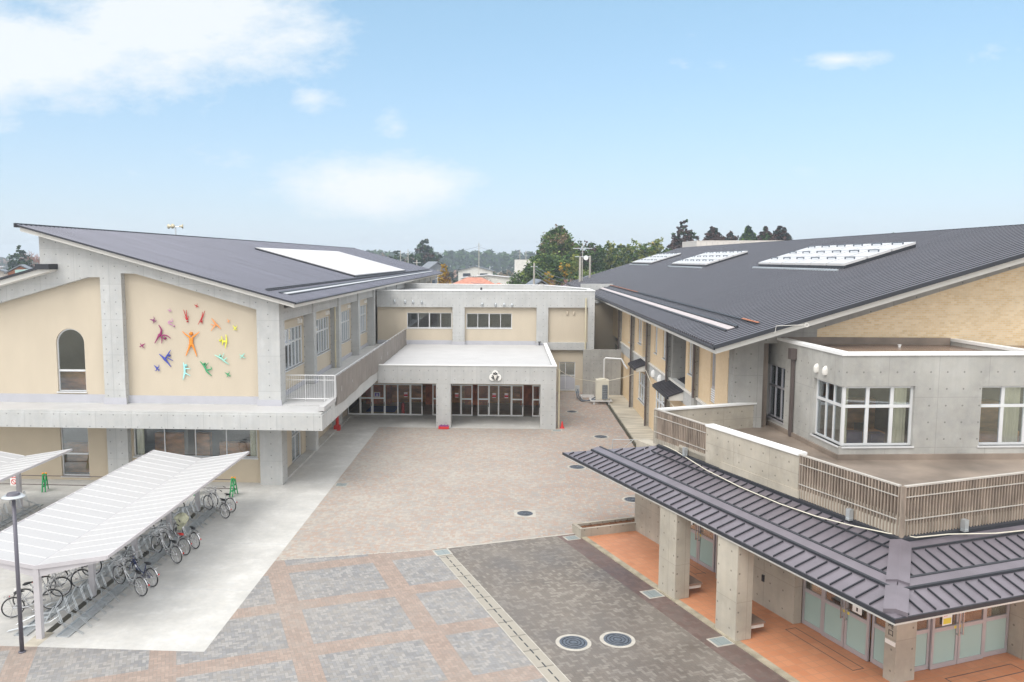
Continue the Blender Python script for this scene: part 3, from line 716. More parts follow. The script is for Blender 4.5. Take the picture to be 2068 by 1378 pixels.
# school emblem: three round leaves on a white trefoil
t = thing('school_emblem', 'round three-leafed black and white emblem on the concrete beam above the entrance doors', 'emblem', (-.92, 54.6, 3.31))
m = M()
for a, (dx, dz, r) in enumerate(((0, .50, .215), (-.185, .235, .235), (.185, .235, .235))): m.disc((-.92+dx, 54.52-.002*a, 3.31+dz), r, .07, 24, 'y')
m.build('emblem_plate', 'paper', t)
m = M(); y0 = 54.495
def bar(x0, z0, x1, z1, w):
    w *= 1.55; d = Vector((x1-x0, z1-z0)).normalized(); n_ = Vector((-d.y, d.x))*w/2
    P = [(x0-n_.x, z0-n_.y), (x1-n_.x, z1-n_.y), (x1+n_.x, z1+n_.y), (x0+n_.x, z0+n_.y)]
    m.prism([(-.92+p[0], 3.31+p[1]) for p in P], 'y', y0, y0+.02)
bar(0, .50, 0, .60, .05); bar(-.06, .53, -.14, .44, .06); bar(.06, .53, .14, .44, .06); bar(-.06, .42, .06, .42, .05)
for k in range(4):
    bar(.09+(-.03*k+.04), .34-k*.075, .27-(.035*k), .27-k*.075, .032)
for x0, z0, x1, z1 in ((-.10, .33, -.22, .36), (-.09, .27, -.27, .22), (-.07, .19, -.22, .12), (-.05, .11, -.12, .06), (-.13, .34, -.07, .1)): bar(x0, z0, x1, z1, .036)
m.build('emblem_leaf_marks', 'blackpl', t)
m = M(); m.prism([(-.92-.13, 3.31+.40), (-.92+.13, 3.31+.40), (-.92+.015, 3.31+.06), (-.92-.015, 3.31+.06)], 'y', 54.485, 54.50); m.build('emblem_centre', 'fascia', t)

# ------------------------------------------------------------------ right wing
RB = thing('school_building', 'large right wing with dark ribbed metal roof, yellow brick gable and white skylights', 'building', (16, 38, 0))
sr = .3137
def zr(x): return 8.02+(x-8.15)*sr
rr = lambda x: zr(x)-.3
YR = 117.6
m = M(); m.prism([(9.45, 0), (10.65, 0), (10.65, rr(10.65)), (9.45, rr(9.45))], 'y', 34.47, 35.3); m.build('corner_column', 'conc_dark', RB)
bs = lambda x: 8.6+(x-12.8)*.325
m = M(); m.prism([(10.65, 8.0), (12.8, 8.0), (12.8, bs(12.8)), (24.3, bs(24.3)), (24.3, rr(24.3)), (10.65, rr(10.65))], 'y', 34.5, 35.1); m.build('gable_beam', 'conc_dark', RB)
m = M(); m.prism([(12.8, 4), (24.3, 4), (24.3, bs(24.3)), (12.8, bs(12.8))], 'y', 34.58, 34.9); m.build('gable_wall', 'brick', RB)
W9 = (-1, 0); SD = (0, -1)   # west-facing walls; u runs toward +y
# west wall: full sections and recesses
m = M(); m.wall((9.62, 35.3), E_, W9, 6.2, 4.5, 8.1, .26, [(.0+.0, .75, 4.7, 7.2), (2.9, 3.85, 4.7, 7.2)]); m.build('west_wall', 'brickx', RB)
def louvre_window(y, w, z0=4.7, z1=7.2, lz=5.45):
    window(RB, (9.62, y), E_, W9, w, lz, z1, [.5], [], rec=.1, fm='framed', sill=False, curt=[(.3, .98)])
    m = M(); m.box(9.70, 9.76, y, y+w, z0, lz)
    f = m.build('louvre_panel', 'framed', RB)
    m = M()
    for i in range(6): m.box(9.66, 9.70, y, y+w, z0+.06+i*.11, z0+.10+i*.11)
    m.build('louvre_slats', 'white', f)
louvre_window(35.3, .75); louvre_window(38.2, .95)
m = M(); m.wall((9.62, 42.1), E_, W9, 2.5, 4.5, 8.1, .26, [(.7, 1.9, 5.4, 7.35)]); m.build('west_wall', 'brickx', RB)
window(RB, (9.62, 42.8), E_, W9, 1.2, 5.4, 7.35, [.5], [], rec=.08, curt=[(.05, .95)])
m = M(); m.wall((9.62, 49.3), E_, W9, 6.4, 4.5, 8.1, .26, [(.9, 2.0, 5.35, 7.3), (3.9, 4.9, 5.35, 7.3)]); m.build('west_wall', 'brickx', RB)
window(RB, (9.62, 50.2), E_, W9, 1.1, 5.35, 7.3, [.5], [], rec=.08, curt=[(.05, .95)]); window(RB, (9.62, 53.2), E_, W9, 1.0, 5.35, 7.3, [.5], [], rec=.08, curt=[(.05, .95)])
m = M(); m.wall((9.62, 59.2), E_, W9, 3.6, 4.5, 8.1, .26, [(.3, 2.0, 5.3, 7.3)]); m.build('west_wall', 'brickx', RB)
window(RB, (9.62, 59.5), E_, W9, 1.7, 5.3, 7.3, [.5], [], rec=.08, curt=[(.05, .95)])
m = M(); m.wall((9.62, 63.4), E_, W9, 52, 4.5, 8.1, .26, [(1.7, 2.3, 4.9, 7.4)]); m.build('west_wall', 'brickx', RB)
window(RB, (9.62, 65.1), E_, W9, .6, 4.9, 7.4, [], [.4], rec=.08)
# recesses: far side walls, back walls and sloping canopies
m = M(); m.box(9.62, 11.6, 48.2, 48.5, 3.3, 8.1); m.box(11.4, 11.6, 44.6, 48.2, 3.3, 8.4); m.build('recess_wall', 'conc_dark', RB)
m = M(); m.box(9.62, 11.6, 58.9, 59.2, 3.3, 8.1); m.box(11.4, 11.6, 56.3, 58.9, 3.3, 8.4); m.build('recess_wall', 'brickx', RB)
for (y0, y1) in ((44.75, 49.1), (56.4, 59.3)):
    m = M(); ribbed(m, 8.75, 4.0, 11.4, 4.95, y0, y1, .34, .05, .07, .06); cn = m.build('canopy', 'roofR', RB)
    m = M(); m.box(8.66, 8.75, y0-.1, y1+.1, 3.84, 4.0); m.build('gutter', 'dark', cn)
    m = M(); m.prism([(8.8, 3.75), (11.4, 3.75), (11.4, 4.88), (8.8, 3.95)], 'y', y0+.05, y0+.2); m.prism([(8.8, 3.75), (11.4, 3.75), (11.4, 4.88), (8.8, 3.95)], 'y', y1-.2, y1-.05); m.build('canopy_bracket', 'fascia', cn)
# ground floor
hs = [(7.0, 9.9, 1.2, 3.3), (14.6, 18.7, 1.2, 3.35), (21.6, 25.8, 1.2, 3.35)]
m = M(); m.wall((9.62, 34.8), E_, W9, 36, 0, 3.62, .26, hs); m.build('ground_floor_wall', 'brickx', RB)
for a, b, z0, z1 in hs: window(RB, (9.62, 34.8+a), E_, W9, b-a, z0, z1, [.25, .5, .75], [.55], rec=.05, curt=[(.02, .98)], heavy=(.5,))
m = M(); m.box(9.58, 9.88, 35.3, 70.6, 3.62, 4.5); m.build('floor_band', 'conc', RB)
m = M(); m.box(9.50, 9.58, 35.3, 70.6, 4.4, 4.5); m.build('band_ledge', 'fascia', RB)
for y, z in ((53.9, 4.0), (51.6, 4.0)): hood(RB, (9.58, y, z), W9, .22, 'white')
for i in range(1, 9):
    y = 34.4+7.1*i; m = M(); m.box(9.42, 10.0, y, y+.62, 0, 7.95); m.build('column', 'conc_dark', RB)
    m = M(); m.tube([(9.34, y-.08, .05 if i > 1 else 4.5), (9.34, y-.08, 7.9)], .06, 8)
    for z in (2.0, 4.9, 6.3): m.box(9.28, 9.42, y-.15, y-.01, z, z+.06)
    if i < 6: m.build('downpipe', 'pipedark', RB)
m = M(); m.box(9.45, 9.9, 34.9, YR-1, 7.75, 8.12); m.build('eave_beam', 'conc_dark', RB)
m = M(); m.box(10.65, 10.93, 34.75, 36.2, 4, 7.99); m.build('joint_cover', 'terfloor', RB)
m = M(); m.box(13, 13.2, 35.2, 70, 0, 9.2); m.build('interior_wall', 'intw', RB)
m = M(); m.box(9.9, 24, 35.2, YR-1, 3.65, 4.0); m.build('interior_floor', 'intf', RB)
m = M(); m.prism([(9.62, 0), (24.3, 0), (24.3, rr(24.3)), (9.62, rr(9.62))], 'y', YR-1.2, YR-1); m.box(24.0, 24.3, 35.1, YR-1.2, 0, rr(24)); m.build('rear_wall', 'cream', RB)
m = M(); ribbed(m, 8.15, 8.02, 24.1, zr(24.1), 32.6, YR, .42, .05, .20, .11, lit_top=True)
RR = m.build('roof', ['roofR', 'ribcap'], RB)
m = M(); m.prism([(8.22, zr(8.22)-.055), (24.1, zr(24.1)-.055), (24.1, zr(24.1)-.3), (8.22, zr(8.22)-.3)], 'y', 32.72, YR-.1); m.build('soffit', 'fascia', RR)
m = M(); m.prism([(8.1, zr(8.1)+.10), (24.1, zr(24.1)+.10), (24.1, zr(24.1)-.06), (8.1, zr(8.1)-.06)], 'y', 32.5, 32.66); m.box(8.08, 8.15, 32.5, YR, zr(8.1)-.08, zr(8.1)+.02); m.box(24.05, 24.2, 32.5, YR, zr(24.1)-.1, zr(24.1)+.12); m.build('edge_trim', 'dark', RR)
m = M(); onroof(m, 9.30, 9.58, 35.1, 92, .137, .16, zr); m.build('gutter_lining', 'ringl', RR)
m = M(); onroof(m, 9.62, 9.72, 35.0, 92, .06, .20, zr); onroof(m, 9.17, 9.25, 35.0, 92, .06, .17, zr); m.build('gutter_edge', 'dark', RR)
m = M(); onroof(m, 10.28, 10.34, 34.4, 92, .14, .18, zr)
for i in range(137): onroof(m, 10.15, 10.5, 34.4+i*.42, 34.48+i*.42, .05, .14, zr)
m.build('snow_guard', 'dark', RR)
MT['rust'] = plain('red_oxide', (.34, .13, .07), .8, var=.3, scale=3)
m = M(); onroof(m, 10.27, 10.35, 34.2, 36.6, .19, .21, zr); onroof(m, 10.27, 10.33, 66, 88, .19, .205, zr); m.build('rusty_rail', 'rust', RR)
for (x0, x1, y0, y1, ny) in ((17.3, 20.95, 43.4, 58.2, 6), (16.8, 20.4, 71.2, 86.0, 6), (16.9, 20.5, 99.0, 114.0, 6)):
    m = M(); onroof(m, x0+.05, x1-.05, y0+.05, y1-.05, .05, .26, zr); S = m.build('skylight', 'dark', RR)
    nx = 3; dx = (x1-x0)/nx; dy = (y1-y0)/ny
    for i in range(nx):
        for j in range(ny):
            m = M(); onroof(m, x0+i*dx+.05, x0+(i+1)*dx-.05, y0+j*dy+.10, y0+(j+1)*dy-.10, .26, .38, zr); m.build('skylight_panel', 'skylight', S)
    for i in range(nx):
        for j in range(ny):
            m = M(); cx = x0+(i+.62)*dx; cy = y0+(j+.25)*dy
            onroof(m, cx, cx+.06, cy, cy+dy*.5, .46, .50, zr); onroof(m, cx, cx+.06, cy, cy+.05, .38, .46, zr); onroof(m, cx, cx+.06, cy+dy*.5-.05, cy+dy*.5, .38, .46, zr); m.build('skylight_handle', 'iron', S)
    m = M(); onroof(m, x0-.35, x0-.25, y0, y1, .1, .18, zr); m.build('skylight_flashing', 'galv', S)
m = M(); m.box(27.0, 41.5, 120, 130, 0, 14.2); o = m.build('penthouse', 'panelv', RB); 
m = M(); m.box(24.1, 40, 35, 118, 0, 12.7); m.build('rear_block', 'cream', RB)
# hook with rope on the roof edge
m = M(); m.tube([(10.42, 32.42, 8.62), (10.45, 32.42, 8.9), (11.5, 32.42, 8.95)], .012, 6); m.torus((11.62, 32.42, 8.94), .07, .016, 14, 5, 'y'); m.build('rope_hook', 'fascia', RB)

# ------------------------------------------------------------------ annex block (frame B, origin at its corner)
AB = thing('annex_block', 'two-storey raw concrete block with white corner window and flat brown roof beside the right wing', 'building', (0, 0, 0), 'B')
F1n = (-1, 0); F1u = (0, 1); F2n = (0, -1); F2u = (1, 0)
m = M()
m.wall((0, 0), F1u, F1n, 6.7, 4.2, 8.14, .3, [(0, 2.15, 4.9, 7.05), (4.7, 6.5, 4.8, 7.05)])
m.wall((.3, 0), F2u, F2n, 11.7, 4.2, 8.14, .3, [(0, 2.32, 4.9, 7.05), (4.72, 7.3, 4.9, 7.05)])
m.build('outer_wall', 'conc_b', AB)
window(AB, (0, .12), F1u, F1n, 2.03, 4.9, 7.05, [.33, .62], [.66], rec=.12, curt=[(.05, .55)], cm='curtain', fw=.07, name='corner_window')
window(AB, (.12, 0), F2u, F2n, 2.5, 4.9, 7.05, [.35, .70], [.66], rec=.12, curt=[(.72, .96)], cm='curtain', fw=.08, name='corner_window', heavy=(.35, .70))
m = M(); m.box(.1, .2, .1, .2, 4.9, 7.05); m.build('corner_post', 'frame', AB)
window(AB, (0, 4.7), F1u, F1n, 1.8, 4.8, 7.05, [.33, .66], [.6], rec=.12, fm='framed', curt=[(.3, .95)], cm='curtaing')
window(AB, (5.02, 0), F2u, F2n, 2.58, 4.9, 7.05, [.33, .66], [.66], rec=.12, curt=[(.36, .62)], cm='curtain', fw=.08, heavy=(.33, .66))
for u in (1.91, 1.23): hood(AB, (0, u, 7.46), F1n, .15, 'fascia')
m = M(); m.box(-.05, .32, -.05, 6.8, 8.14, 8.25); m.box(.32, 12, -.05, .32, 8.14, 8.25); m.box(6.9, 7.2, .32, 5.0, 8.14, 8.25); m.build('parapet_cap', 'white', AB)
m = M(); m.box(6.93, 7.17, .3, 4.9, 7.6, 8.14); m.build('parapet_wall', 'conc_b', AB)
m = M(); m.prism([(.3, .3), (12, .3), (12, 4.4), (.3, 5.25)], 'z', 7.45, 7.98); m.build('flat_roof', 'wetroof', AB)
m = M(); m.prism([(.1, 5.42), (6.9, 4.85), (6.9, 4.9), (.1, 5.5)], 'z', 7.98, 8.28); m.build('roof_flashing', 'terfloor', AB)
m = M(); m.tube([(4.4, 4.2, 7.72), (4.4, 4.2, 8.05)], .05, 8); m.disc((4.4, 4.2, 8.05), .07, .03, 10); m.build('vent_pipe', 'white', AB)
m = M(); m.box(-.24, -.02, 3.65, 3.95, 7.55, 7.98); m.box(-.16, -.04, 3.73, 3.85, 4.45, 7.55)
m.build('downpipe', 'pipedark', AB)
m = M(); m.box(-.08, 12, -.08, 0, 4.2, 4.62); m.box(-.08, 0, 0, 6.7, 4.2, 4.6); m.build('skirting', 'terfloor', AB)
m = M(); m.box(.3, 12, 4.0, 4.2, 4.2, 7.4); m.box(3.2, 3.4, .4, 4, 4.2, 7.4); m.build('interior_wall', 'intd', AB)
m = M(); m.box(.3, 12, .3, 4.2, 4.2, 4.35); m.build('interior_floor', 'intf', AB)
sep('desk', 'wood', AB, [(.7, 2.4, 1.4, 2.1, 4.35, 5.1), (5.2, 7.2, 1.0, 1.8, 4.35, 5.2)]); sep('cupboard', 'wood', AB, [(.5, 3.1, 3.4, 3.9, 4.35, 6.0), (5.0, 8, 3.3, 3.9, 4.35, 5.9)]); sep('monitor', 'blackpl', AB, [(1.3, 1.8, 1.5, 1.55, 5.1, 5.45)])
sep('stacked_files', 'navy', AB, [(.55, 1.1, .55, .9, 4.35, 5.3), (1.5, 2.0, .7, 1.1, 4.35, 5.2)])

# ------------------------------------------------------------------ entrance porch on the right (frame R)
PB = thing('entrance_porch', 'entrance porch at right with dark seamed metal roof, concrete pillars and glazed doors', 'porch', (18, 22, 0), 'R')
EZ = 3.22; r0, l0 = 15.4, 13.78; r1, l1 = 18.1, 16.15; WZ = 4.05
def PLz(r): return EZ+(r-r0)*(WZ-EZ)/(r1-r0)
def PRz(l): return EZ+(l-l0)*(WZ-EZ)/(l1-l0)
LE = 31.0; LW = 27.7; RE = 26.0
m = M(); th = .08
# two roof planes as slabs
for poly in ([(r0, l0, EZ), (r1, l1, WZ), (r1, LW, WZ), (r0, LE, EZ)], [(r0, l0, EZ), (RE, l0, EZ), (RE, l1, WZ), (r1, l1, WZ)]):
    k = len(poly); n0 = len(m.v); m.v += poly+[(a, b, c-th) for a, b, c in poly]
    m.f.append([n0+i for i in range(k)]); m.f.append([n0+k+i for i in reversed(range(k))]); m.mi += [0, 0]
    for i in range(k):
        j = (i+1) % k; m.f.append([n0+i, n0+k+i, n0+k+j, n0+j]); m.mi.append(0)
PR = m.build('porch_roof', 'roofP', PB)
m = M(); sh = .045; sw = .014
hipr = lambda l: r0+(l-l0)*(r1-r0)/(l1-l0)
def seamL(mm_, l, a, b):
    if b-a < .1: return
    mm_.hexa([(a, l-sw, PLz(a)), (b, l-sw, PLz(b)), (b, l+sw, PLz(b)), (a, l+sw, PLz(a)), (a, l-sw, PLz(a)+sh), (b, l-sw, PLz(b)+sh), (b, l+sw, PLz(b)+sh), (a, l+sw, PLz(a)+sh)])
def seamR(mm_, r, a, b):
    if b-a < .1: return
    mm_.hexa([(r-sw, a, PRz(a)), (r+sw, a, PRz(a)), (r+sw, b, PRz(b)), (r-sw, b, PRz(b)), (r-sw, a, PRz(a)+sh), (r+sw, a, PRz(a)+sh), (r+sw, b, PRz(b)+sh), (r-sw, b, PRz(b)+sh)])
l = l0+.35; s1, s2, s3, s4, s5 = M(), M(), M(), M(), M()
while l < LE-.2:
    rmax = min(17.5, hipr(l)-.12)
    if l > LW: rmax = min(rmax, r1-(l-LW)*(r1-r0)/(LE-LW)-.15)
    seamL(s1, l, r0+.03, min(16.12, rmax)); seamL(s2, l, 16.62, rmax); 
    seamL(s2, l, 17.56, min(17.86, hipr(l)-.12, (r1-(l-LW)*(r1-r0)/(LE-LW)-.15) if l > LW else 99)); l += .42
r = r0+.45
hipl = lambda r: l0+(r-r0)*(l1-l0)/(r1-r0)
while r < RE:
    lm = min(15.62, hipl(r)-.12); seamR(s4, r, l0+.03, min(14.42, lm)); seamR(s5, r, 14.84, lm); r += .42
for q in (s1, s2, s4, s5): q.build('standing_seam', 'dark', PR)
m = M()
# raised gutter band across both slopes
def bandL(ra, rb, la, lb, h0, h1):
    m.hexa([(ra, la(ra), PLz(ra)+h0), (rb, la(rb), PLz(rb)+h0), (rb, lb, PLz(rb)+h0), (ra, lb, PLz(ra)+h0), (ra, la(ra), PLz(ra)+h1), (rb, la(rb), PLz(rb)+h1), (rb, lb, PLz(rb)+h1), (ra, lb, PLz(ra)+h1)])
def bandR(la, lb, ra, rb, h0, h1):
    m.hexa([(ra(la), la, PRz(la)+h0), (rb, la, PRz(la)+h0), (rb, lb, PRz(lb)+h0), (ra(lb), lb, PRz(lb)+h0), (ra(la), la, PRz(la)+h1), (rb, la, PRz(la)+h1), (rb, lb, PRz(lb)+h1), (ra(lb), lb, PRz(lb)+h1)])
bandL(16.24, 16.52, lambda r: hipl(r)+.02, 30.0, .02, .06); bandR(14.52, 14.76, lambda l: hipr(l)+.02, RE, .02, .06); m.build('gutter_band', 'roofP', PR)
m = M()
bandL(16.52, 16.58, lambda r: hipl(r)+.02, 29.9, .01, .08); bandL(16.18, 16.24, lambda r: hipl(r)+.02, 30.0, .01, .07)
bandR(14.76, 14.81, lambda l: hipr(l)+.02, RE, .01, .08); bandR(14.47, 14.52, lambda l: hipr(l)+.02, RE, .01, .07)
bandL(17.50, 17.53, lambda r: hipl(r)+.05, 27.4, .03, .07); bandR(15.66, 15.69, lambda l: hipr(l)+.05, RE, .03, .07)
bandL(17.90, 18.1, lambda r: hipl(r)+.0, LW, .005, .10); bandR(15.98, 16.15, lambda l: hipr(l)+.0, RE, .005, .10)
m.build('gutter_edge', 'dark', PR)
# hip cap
m = M(); hv = Vector((r1-r0, l1-l0)).normalized(); hn = Vector((-hv.y, hv.x))*.26
def hip(t0, t1, h):
    a = Vector((r0, l0)).lerp(Vector((r1, l1)), t0); b = Vector((r0, l0)).lerp(Vector((r1, l1)), t1); za = EZ+(WZ-EZ)*t0; zb = EZ+(WZ-EZ)*t1
    for s_ in (1, -1):
        an, bn = a+hn*s_, b+hn*s_
        m.hexa([(a.x, a.y, za), (b.x, b.y, zb), (bn.x, bn.y, zb-.04), (an.x, an.y, za-.04), (a.x, a.y, za+h+.02), (b.x, b.y, zb+h+.02), (bn.x, bn.y, zb+h-.03), (an.x, an.y, za+h-.03)])
hip(.06, .33, .09); hip(.40, .93, .09); m.build('hip_cap', 'roofP', PR)
m = M(); m.box(r0-.05, r0, l0-.05, LE, EZ-.09, EZ+.012); m.box(r0, RE, l0-.05, l0, EZ-.09, EZ+.012)
m.build('eave_edge', 'dark', PR)
m = M(); m.box(r0+.0, r0+.1, l0, LE-.15, EZ-.165, EZ-.085); m.box(r0+.1, RE, l0, l0+.1, EZ-.165, EZ-.085); m.box(r0+.1, 18, l0+.1, LE-.3-2.2, EZ-.15, EZ-.10); m.box(18, RE, l0+.1, 16.3, EZ-.15, EZ-.10); m.build('soffit', 'fascia', PR)
# pillars
for (a, b) in ((22.6, 23.6), (19.42, 20.4)):
    m = M(); m.box(15.46, 16.02, a, b, .06, EZ-.16); p = m.build('pillar', 'conc_p', PB)
    m = M(); m.box(16.03, 16.58, a+.12, b-.15, .30, .42); m.box(16.03, 16.1, a+.2, b-.2, .06, .30); m.build('bench_base', 'fascia', p)
    m = M(); m.box(16.03, 16.62, a+.08, b-.11, .42, .47); m.build('bench_seat', 'wetroof', p)
m = M(); m.box(17.95, 18.66, 15.98, 16.36, .05, EZ-.1); cp = m.build('pillar', 'conc_p', PB, label='corner pillar with black lettering')
m = M(); m.box(22.55, 23.4, 15.75, 16.4, .05, EZ-.1); m.build('pillar', 'conc_p', PB)
# walls behind
sep('concrete_wall', 'conc_p', PB, [(17.95, 18.25, 19.82, 23.75, .05, WZ+.3), (17.95, 18.5, 26.2, 29.3, .05, WZ-.1)])
m = M(); m.box(18.0, 18.22, 16.15, 19.9, 2.85, 4.4); m.box(18.0, 18.22, 23.7, 26.3, 2.85, 4.4); m.box(18.22, RE, 16.1, 16.3, 2.85, 4.4); m.box(18.0, 18.25, 19.9, 28, WZ, 4.3); m.build('lintel_wall', 'conc_p', PB)
m = M(); m.box(17.9, 17.955, 21.2, 21.29, .9, 1.12); m.build('socket_box', 'blackpl', PB)
# glazed doors: timber-coloured reveal above, frosted panel below
def fdoor(P0, du, n, w, name='frosted_door', handle=None):
    z0, z1, zm = .06, 2.9, 1.13; fw = .085; m = M()
    m.ob(P0, du, n, 0, fw, 0, .06, z0, z1); m.ob(P0, du, n, w-fw, w, 0, .06, z0, z1)
    m.ob(P0, du, n, fw, w-fw, 0, .06, z0, z0+.14); m.ob(P0, du, n, fw, w-fw, 0, .06, z1-.1, z1); m.ob(P0, du, n, fw, w-fw, -.003, .057, zm, zm+.11)
    f = m.build(name, 'framed', PB)
    p = M(); p.ob(P0, du, n, fw*.6, w-fw*.6, .022, .03, z0+.1, zm+.02); p.build('frosted_pane', 'frost', f)
    p = M(); p.ob(P0, du, n, fw*.6, w-fw*.6, .022, .028, zm+.08, z1-.05); p.build('pane', 'glassd', f)
    if handle is not None:
        h = M(); u = handle
        for q in (0,): h.ob(P0, du, n, u-.015, u+.015, -.09, -.06, .95, 1.75); h.ob(P0, du, n, u-.02, u+.02, -.07, .0, 1.28, 1.32); h.ob(P0, du, n, u-.02, u+.02, -.07, .0, 1.62, 1.66); h.ob(P0, du, n, u-.02, u+.02, -.07, .0, .96, 1.0)
        h.build('handle', 'chrome', f)
        s = M(); s.ob(P0, du, n, u-.09, u-.01, -.006, .0, 1.14, 1.22); s.build('yellow_tag', 'signyel', f)
Lu = (0, 1); Ln = (-1, 0)
fdoor((18.3, 16.33), Lu, Ln, .80); fdoor((18.22, 17.16), Lu, Ln, .88, handle=.80); fdoor((18.22, 18.06), Lu, Ln, .86, handle=.06); fdoor((18.26, 18.94), Lu, Ln, .86)
fdoor((18.24, 23.78), Lu, Ln, .42); fdoor((18.2, 24.22), Lu, Ln, .96, handle=.88); fdoor((18.2, 25.2), Lu, Ln, .96, handle=.06)
Ru = (1, 0); Rn = (0, -1)
fdoor((18.77, 16.28), Ru, Rn, .74); fdoor((19.52, 16.22), Ru, Rn, .98, handle=.90); fdoor((20.52, 16.22), Ru, Rn, 1.0, handle=.06); fdoor((21.54, 16.26), Ru, Rn, .98); fdoor((23.42, 16.26), Ru, Rn, .98)
# hall inside
m = M(); m.box(18.4, 26, 16.4, 29, .04, .06); m.build('hall_floor', 'intf', PB)
m = M(); m.box(21.5, 21.7, 19, 29, 0, 4.2); m.box(21.5, 26, 19.5, 19.7, 0, 4.2); m.build('hall_wall', 'wood', PB)
sep('shoe_locker', 'wood', PB, [(19.4, 20.2, 17.6, 19.2, 0, 1.3), (19.6, 20.4, 24, 26, 0, 1.2), (22, 23.6, 17.8, 18.3, 0, 1.3)])
m = M(); m.box(18.45, 18.55, 19.35, 19.7, .3, 2.8); m.box(22.15, 22.45, 16.5, 16.6, .3, 2.8); m.build('curtain', 'curtain', PB)
# posters on doors
def poster(r, l, z, w, h, side, kind):
    m = M(); P0, du, n = ((r, l), Lu, Ln) if side == 'L' else ((r, l), Ru, Rn)
    m.ob(P0, du, n, 0, w, -.006, 0, z, z+h); f = m.build('door_notice', 'paper', PB)
    q = M(); g_ = lambda a, b, c, d: q.ob(P0, du, n, w*a, w*b, -.010, -.006, z+h*c, z+h*d)
    if kind == 'arrow':
        g_(.1, .75, .68, .82); 
        q.prism if False else None
        g_(.72, .84, .62, .88); g_(.84, .92, .68, .82)
        q.build('red_arrow', 'signred', f); q = M(); q.ob(P0, du, n, w*.42, w*.58, -.010, -.006, z+h*.15, z+h*.45); q.build('black_figure', 'blackpl', f)
    elif kind == 'yellow':
        g_(.1, .5, .72, .88); q.build('red_heading', 'signred', f); q = M(); q.ob(P0, du, n, w*.1, w*.9, -.010, -.006, z+h*.1, z+h*.55); q.build('yellow_block', 'signyel', f)
    else:
        g_(.2, .85, .35, .75); q.build('red_block', 'signred', f)
poster(18.21, 17.42, 1.32, .34, .36, 'L', 'arrow'); poster(19.85, 16.21, 1.30, .36, .36, 'R', 'yellow'); poster(18.19, 25.55, 1.40, .26, .42, 'L', 'red')
# lettering on the corner pillar
def text(s, size, loc, rot, mat, parent, ext=.004, name='lettering'):
    cu = bpy.data.curves.new(name, 'FONT'); cu.body = s; cu.size = size; cu.extrude = ext; cu.align_x = 'CENTER'; cu.align_y = 'CENTER'
    o = bpy.data.objects.new(name, cu); C.objects.link(o)
    bpy.context.view_layer.update()
    me = bpy.data.meshes.new_from_object(o.evaluated_get(bpy.context.evaluated_depsgraph_get()))
    bpy.data.objects.remove(o)
    o = bpy.data.objects.new(name, me); C.objects.link(o); me.materials.clear(); me.materials.append(MT[mat])
    base = BASE[parent][0] if parent in BASE else BASE[parent.parent][0]
    o.parent = parent; o.location = (loc[0]-base[0], loc[1]-base[1], loc[2]-base[2]); o.rotation_euler = rot
    return o
for ch, z in (('\u6607', 1.88), ('\u964d', 1.64), ('\u53e3', 1.40)):
    text(ch, .19, (17.945, 16.17, z), (math.pi/2, 0, -math.pi/2), 'blackpl', cp)
m = M(); m.box(17.93, 17.95, 16.0, 16.33, 1.08, 1.20); m.build('name_plate', 'paper', cp)

# terrace above the porch
TB = thing('terrace', 'brown-floored roof terrace above the porch with slatted screens and a concrete parapet', 'terrace', (20, 22, 4.05), 'R')
m = M(); m.prism([(18.25, 16.35), (31, 16.35), (31, 25), (25, 29.5), (22.9, 27.9), (18.25, 27.9)], 'z', 4.3, 4.42); m.build('terrace_floor', 'terfloor', TB)
m = M(); m.box(18.02, 18.25, 16.1, 16.35, 4.06, 4.62); m.box(18.05, 18.25, 16.35, 19.9, 4.3, 4.62); m.box(18.25, 22.9, 16.12, 16.32, 4.3, 4.62); m.build('screen_plinth', 'conc_p', TB); sep('screen_plinth', 'conc_p', TB, [(18.05, 18.25, 24.6, 28, 4.3, 4.62)])
sep('parapet_wall', 'conc_p', TB, [(17.98, 18.24, 19.9, 24.6, 4.06, 5.45), (18.0, 22.9, 27.9, 28.1, 4.06, 5.42), (22.9, 27, 16.08, 16.34, 4.06, 5.45)])
sep('parapet_cap', 'white', TB, [(17.93, 18.29, 19.9, 24.6, 5.45, 5.53), (18.2, 22.95, 27.85, 28.15, 5.42, 5.49), (22.9, 27, 16.03, 16.4, 5.45, 5.53)])
def slats(P0, du, n, L):
    k = int(L/.108); m = M()
    for i in range(k+1):
        u = i*L/k; m.ob(P0, du, n, u-.019, u+.019, 0, .055, 4.10, 5.46)
    o = m.build('slat_screen', 'slat', TB)
    pm_ = M(); pm_.ob(P0, du, n, .05, L-.05, .075, .09, 4.66, 5.42); pm_.build('screen_sheet', 'panelb', o)
    m = M()
    for z in (4.55, 5.18): m.ob(P0, du, n, 0, L, -.014, .0, z, z+.03)
    m.ob(P0, du, n, -.02, L+.02, -.01, .075, 5.462, 5.505); m.build('screen_rail', 'slatrail', o)
slats((18.0, 24.65), Lu, Ln, 3.4); slats((17.98, 16.2), Lu, Ln, 3.66); slats((18.1, 16.06), Ru, Rn, 4.75)
m = M(); m.box(17.96, 18.04, 16.02, 16.10, 4.06, 5.50); m.build('corner_post', 'slat', TB)
m = M()
for (r, l, s_) in ((17.86, 25.7, 'L'), (17.86, 17.7, 'L'), (20.1, 15.92, 'R')):
    m = M(); m.box(r-.07, r+.07, l-.07, l+.07, 4.16, 4.42); m.box(r-.09, r+.05, l-.09, l+.05, 4.10, 4.16); m.build('spotlight', 'galv', TB)

